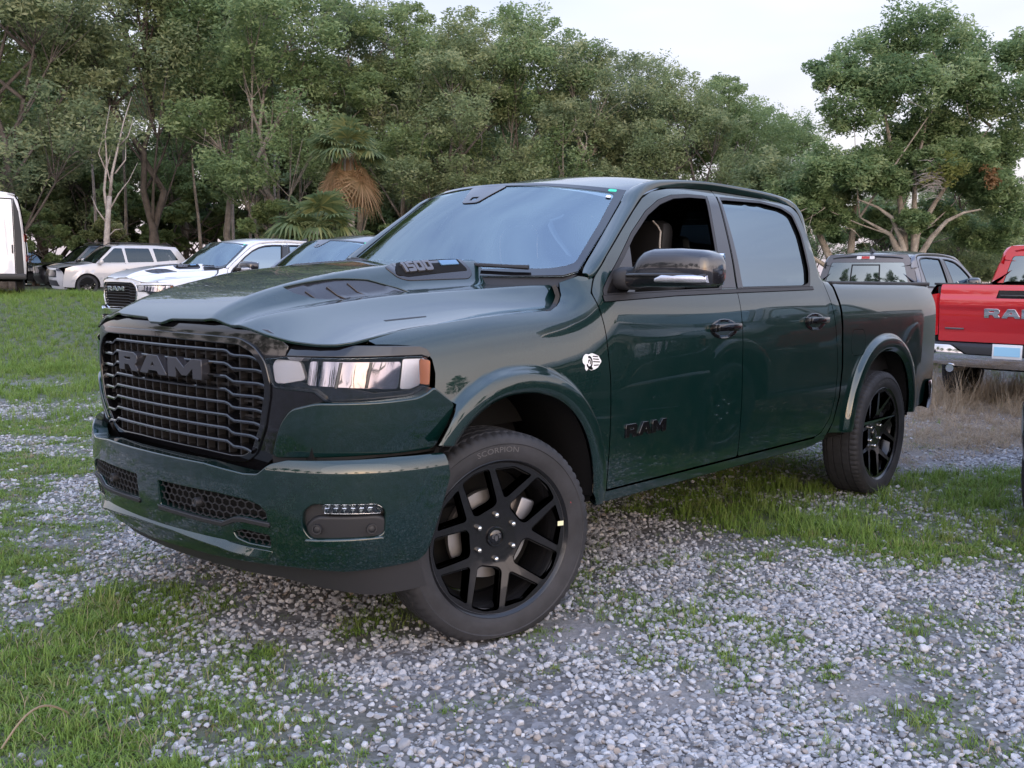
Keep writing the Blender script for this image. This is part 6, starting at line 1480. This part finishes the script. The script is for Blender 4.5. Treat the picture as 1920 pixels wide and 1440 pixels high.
def disc(nm,m,x,y,z,r_):
    mb=MB(); mb.lathe([(.0001,y),(r_,y),(r_*1.02,y-.001)],14,c=(x,0,z)); return mb.obj(nm,m,fw)
disc('paint_dot',REDD,-.318,.1348,.115,.0085)
mb=MB(); mb.box((-.272,.122,.030),(.026,.003,.018)); mb.obj('balance_tag',YEL,fw,smooth=False)
# ------------------------------------------------------------------ other vehicles
def car(name,label,cat,lat,dep,yaw,P,tilt=0,z=None,**k):
    x,y=W(lat,dep); e=thing(name,label,cat,(x,y,float(hgt(lat,dep)) if z is None else z),0,k.pop('group',None)); make_car(e,P,WHEEL,**k)
    e.rotation_euler=(0,0,math.radians(yaw)); 
    if tilt:   # parked on the bank: roof leans towards the lot
        ax_=Vector((FY,-FX,0)); e.rotation_mode='QUATERNION'; from mathutils import Quaternion as Q
        e.rotation_quaternion=Q(ax_,math.radians(tilt))@Q((0,0,1),math.radians(yaw))
    return e
SG='cars parked along the paved lane'
car('suv','stone grey SUV with black wheels and roof rails, left of the white pickup','SUV',-13.55,34.2,-9,P_BEIGE,tilt=2.5,L=4.5,H=1.68,belt=1.04,group=SG)
car('suv','black SUV nosing out behind the stone grey SUV','SUV',-16.3,39.0,-9,P_BLACK,tilt=2,L=4.65,H=1.72,belt=1.05,group=SG)
car('suv','white SUV mostly hidden behind the white pickup, only its roof showing','SUV',-11.9,43,-9,P_WHITE,tilt=2,L=4.6,H=1.70,group=SG)
car('hatchback','black hatchback with a white windscreen sticker facing us beside the white van','car',-20.9,42,79,P_BLACK,L=4.3,H=1.50,belt=.95,hoodz=.92,rails=False,sedan=True,group=SG)
x,y=W(-12.62,23.5); van=thing('van','white van seen from behind with a red and white tail lamp','van',(x,y,.80)); make_van(van); van.rotation_euler=(0,0,YAW+math.radians(27))
car('car','dark car parked far off beneath the trees, left of the red pickup','car',20.2,46,80,P_BLACK,L=4.5,H=1.5,belt=.95,hoodz=.92,rails=False,sedan=True,z=.35)
# sticker on the hatchback's windscreen is flat print
# ------------------------------------------------------------------ pale house far right
x,y=W(33.5,72); hs=thing('house','pale two-storey house far off between the trees, left of the red pickup','house',(x,y,.2),YAW-PI/2)
wl=mat('pale_pink_stucco',(.55,.48,.45),.9); mb=MB(); mb.box((0,0,2.0),(9,6,4.4)); mb.obj('wall',wl,hs,smooth=False)
mb=MB(); mb.add([(-4.9,-3.4,4.2),(4.9,-3.4,4.2),(4.9,3.4,4.2),(-4.9,3.4,4.2),(-3,0,5.6),(3,0,5.6)],[(0,1,5,4),(1,2,5),(2,3,4,5),(3,0,4),(0,3,2,1)]); mb.obj('roof',mat('brown_shingle',(.14,.11,.10),.9),hs,smooth=False)
for xx in (-3,-1,1,3):
    mb=MB(); mb.box((xx,-3.02,2.6),(1.0,.08,1.4)); w=mb.obj('window',WHT,hs,smooth=False); mb=MB(); mb.box((xx,-3.07,2.6),(.8,.04,1.2)); mb.obj('pane',TNT,w,smooth=False)
# a dry stalk looped in the lower left corner
x,y=W(-1.42,2.80); mb=MB(); mb.tube([(x+.02*FX*0+(-.06+.10*t)*FY+(-.05+.22*t)*FX,y-(-.06+.10*t)*FX+(-.05+.22*t)*FY,.012+.075*math.sin(t*3.0)) for t in np.linspace(0,1,12)],[.0035]*12,5); o=mb.obj('straw_stalk',DM,None); tag(o,'bent pale straw stalk lying on the grass in the lower left corner','straw')
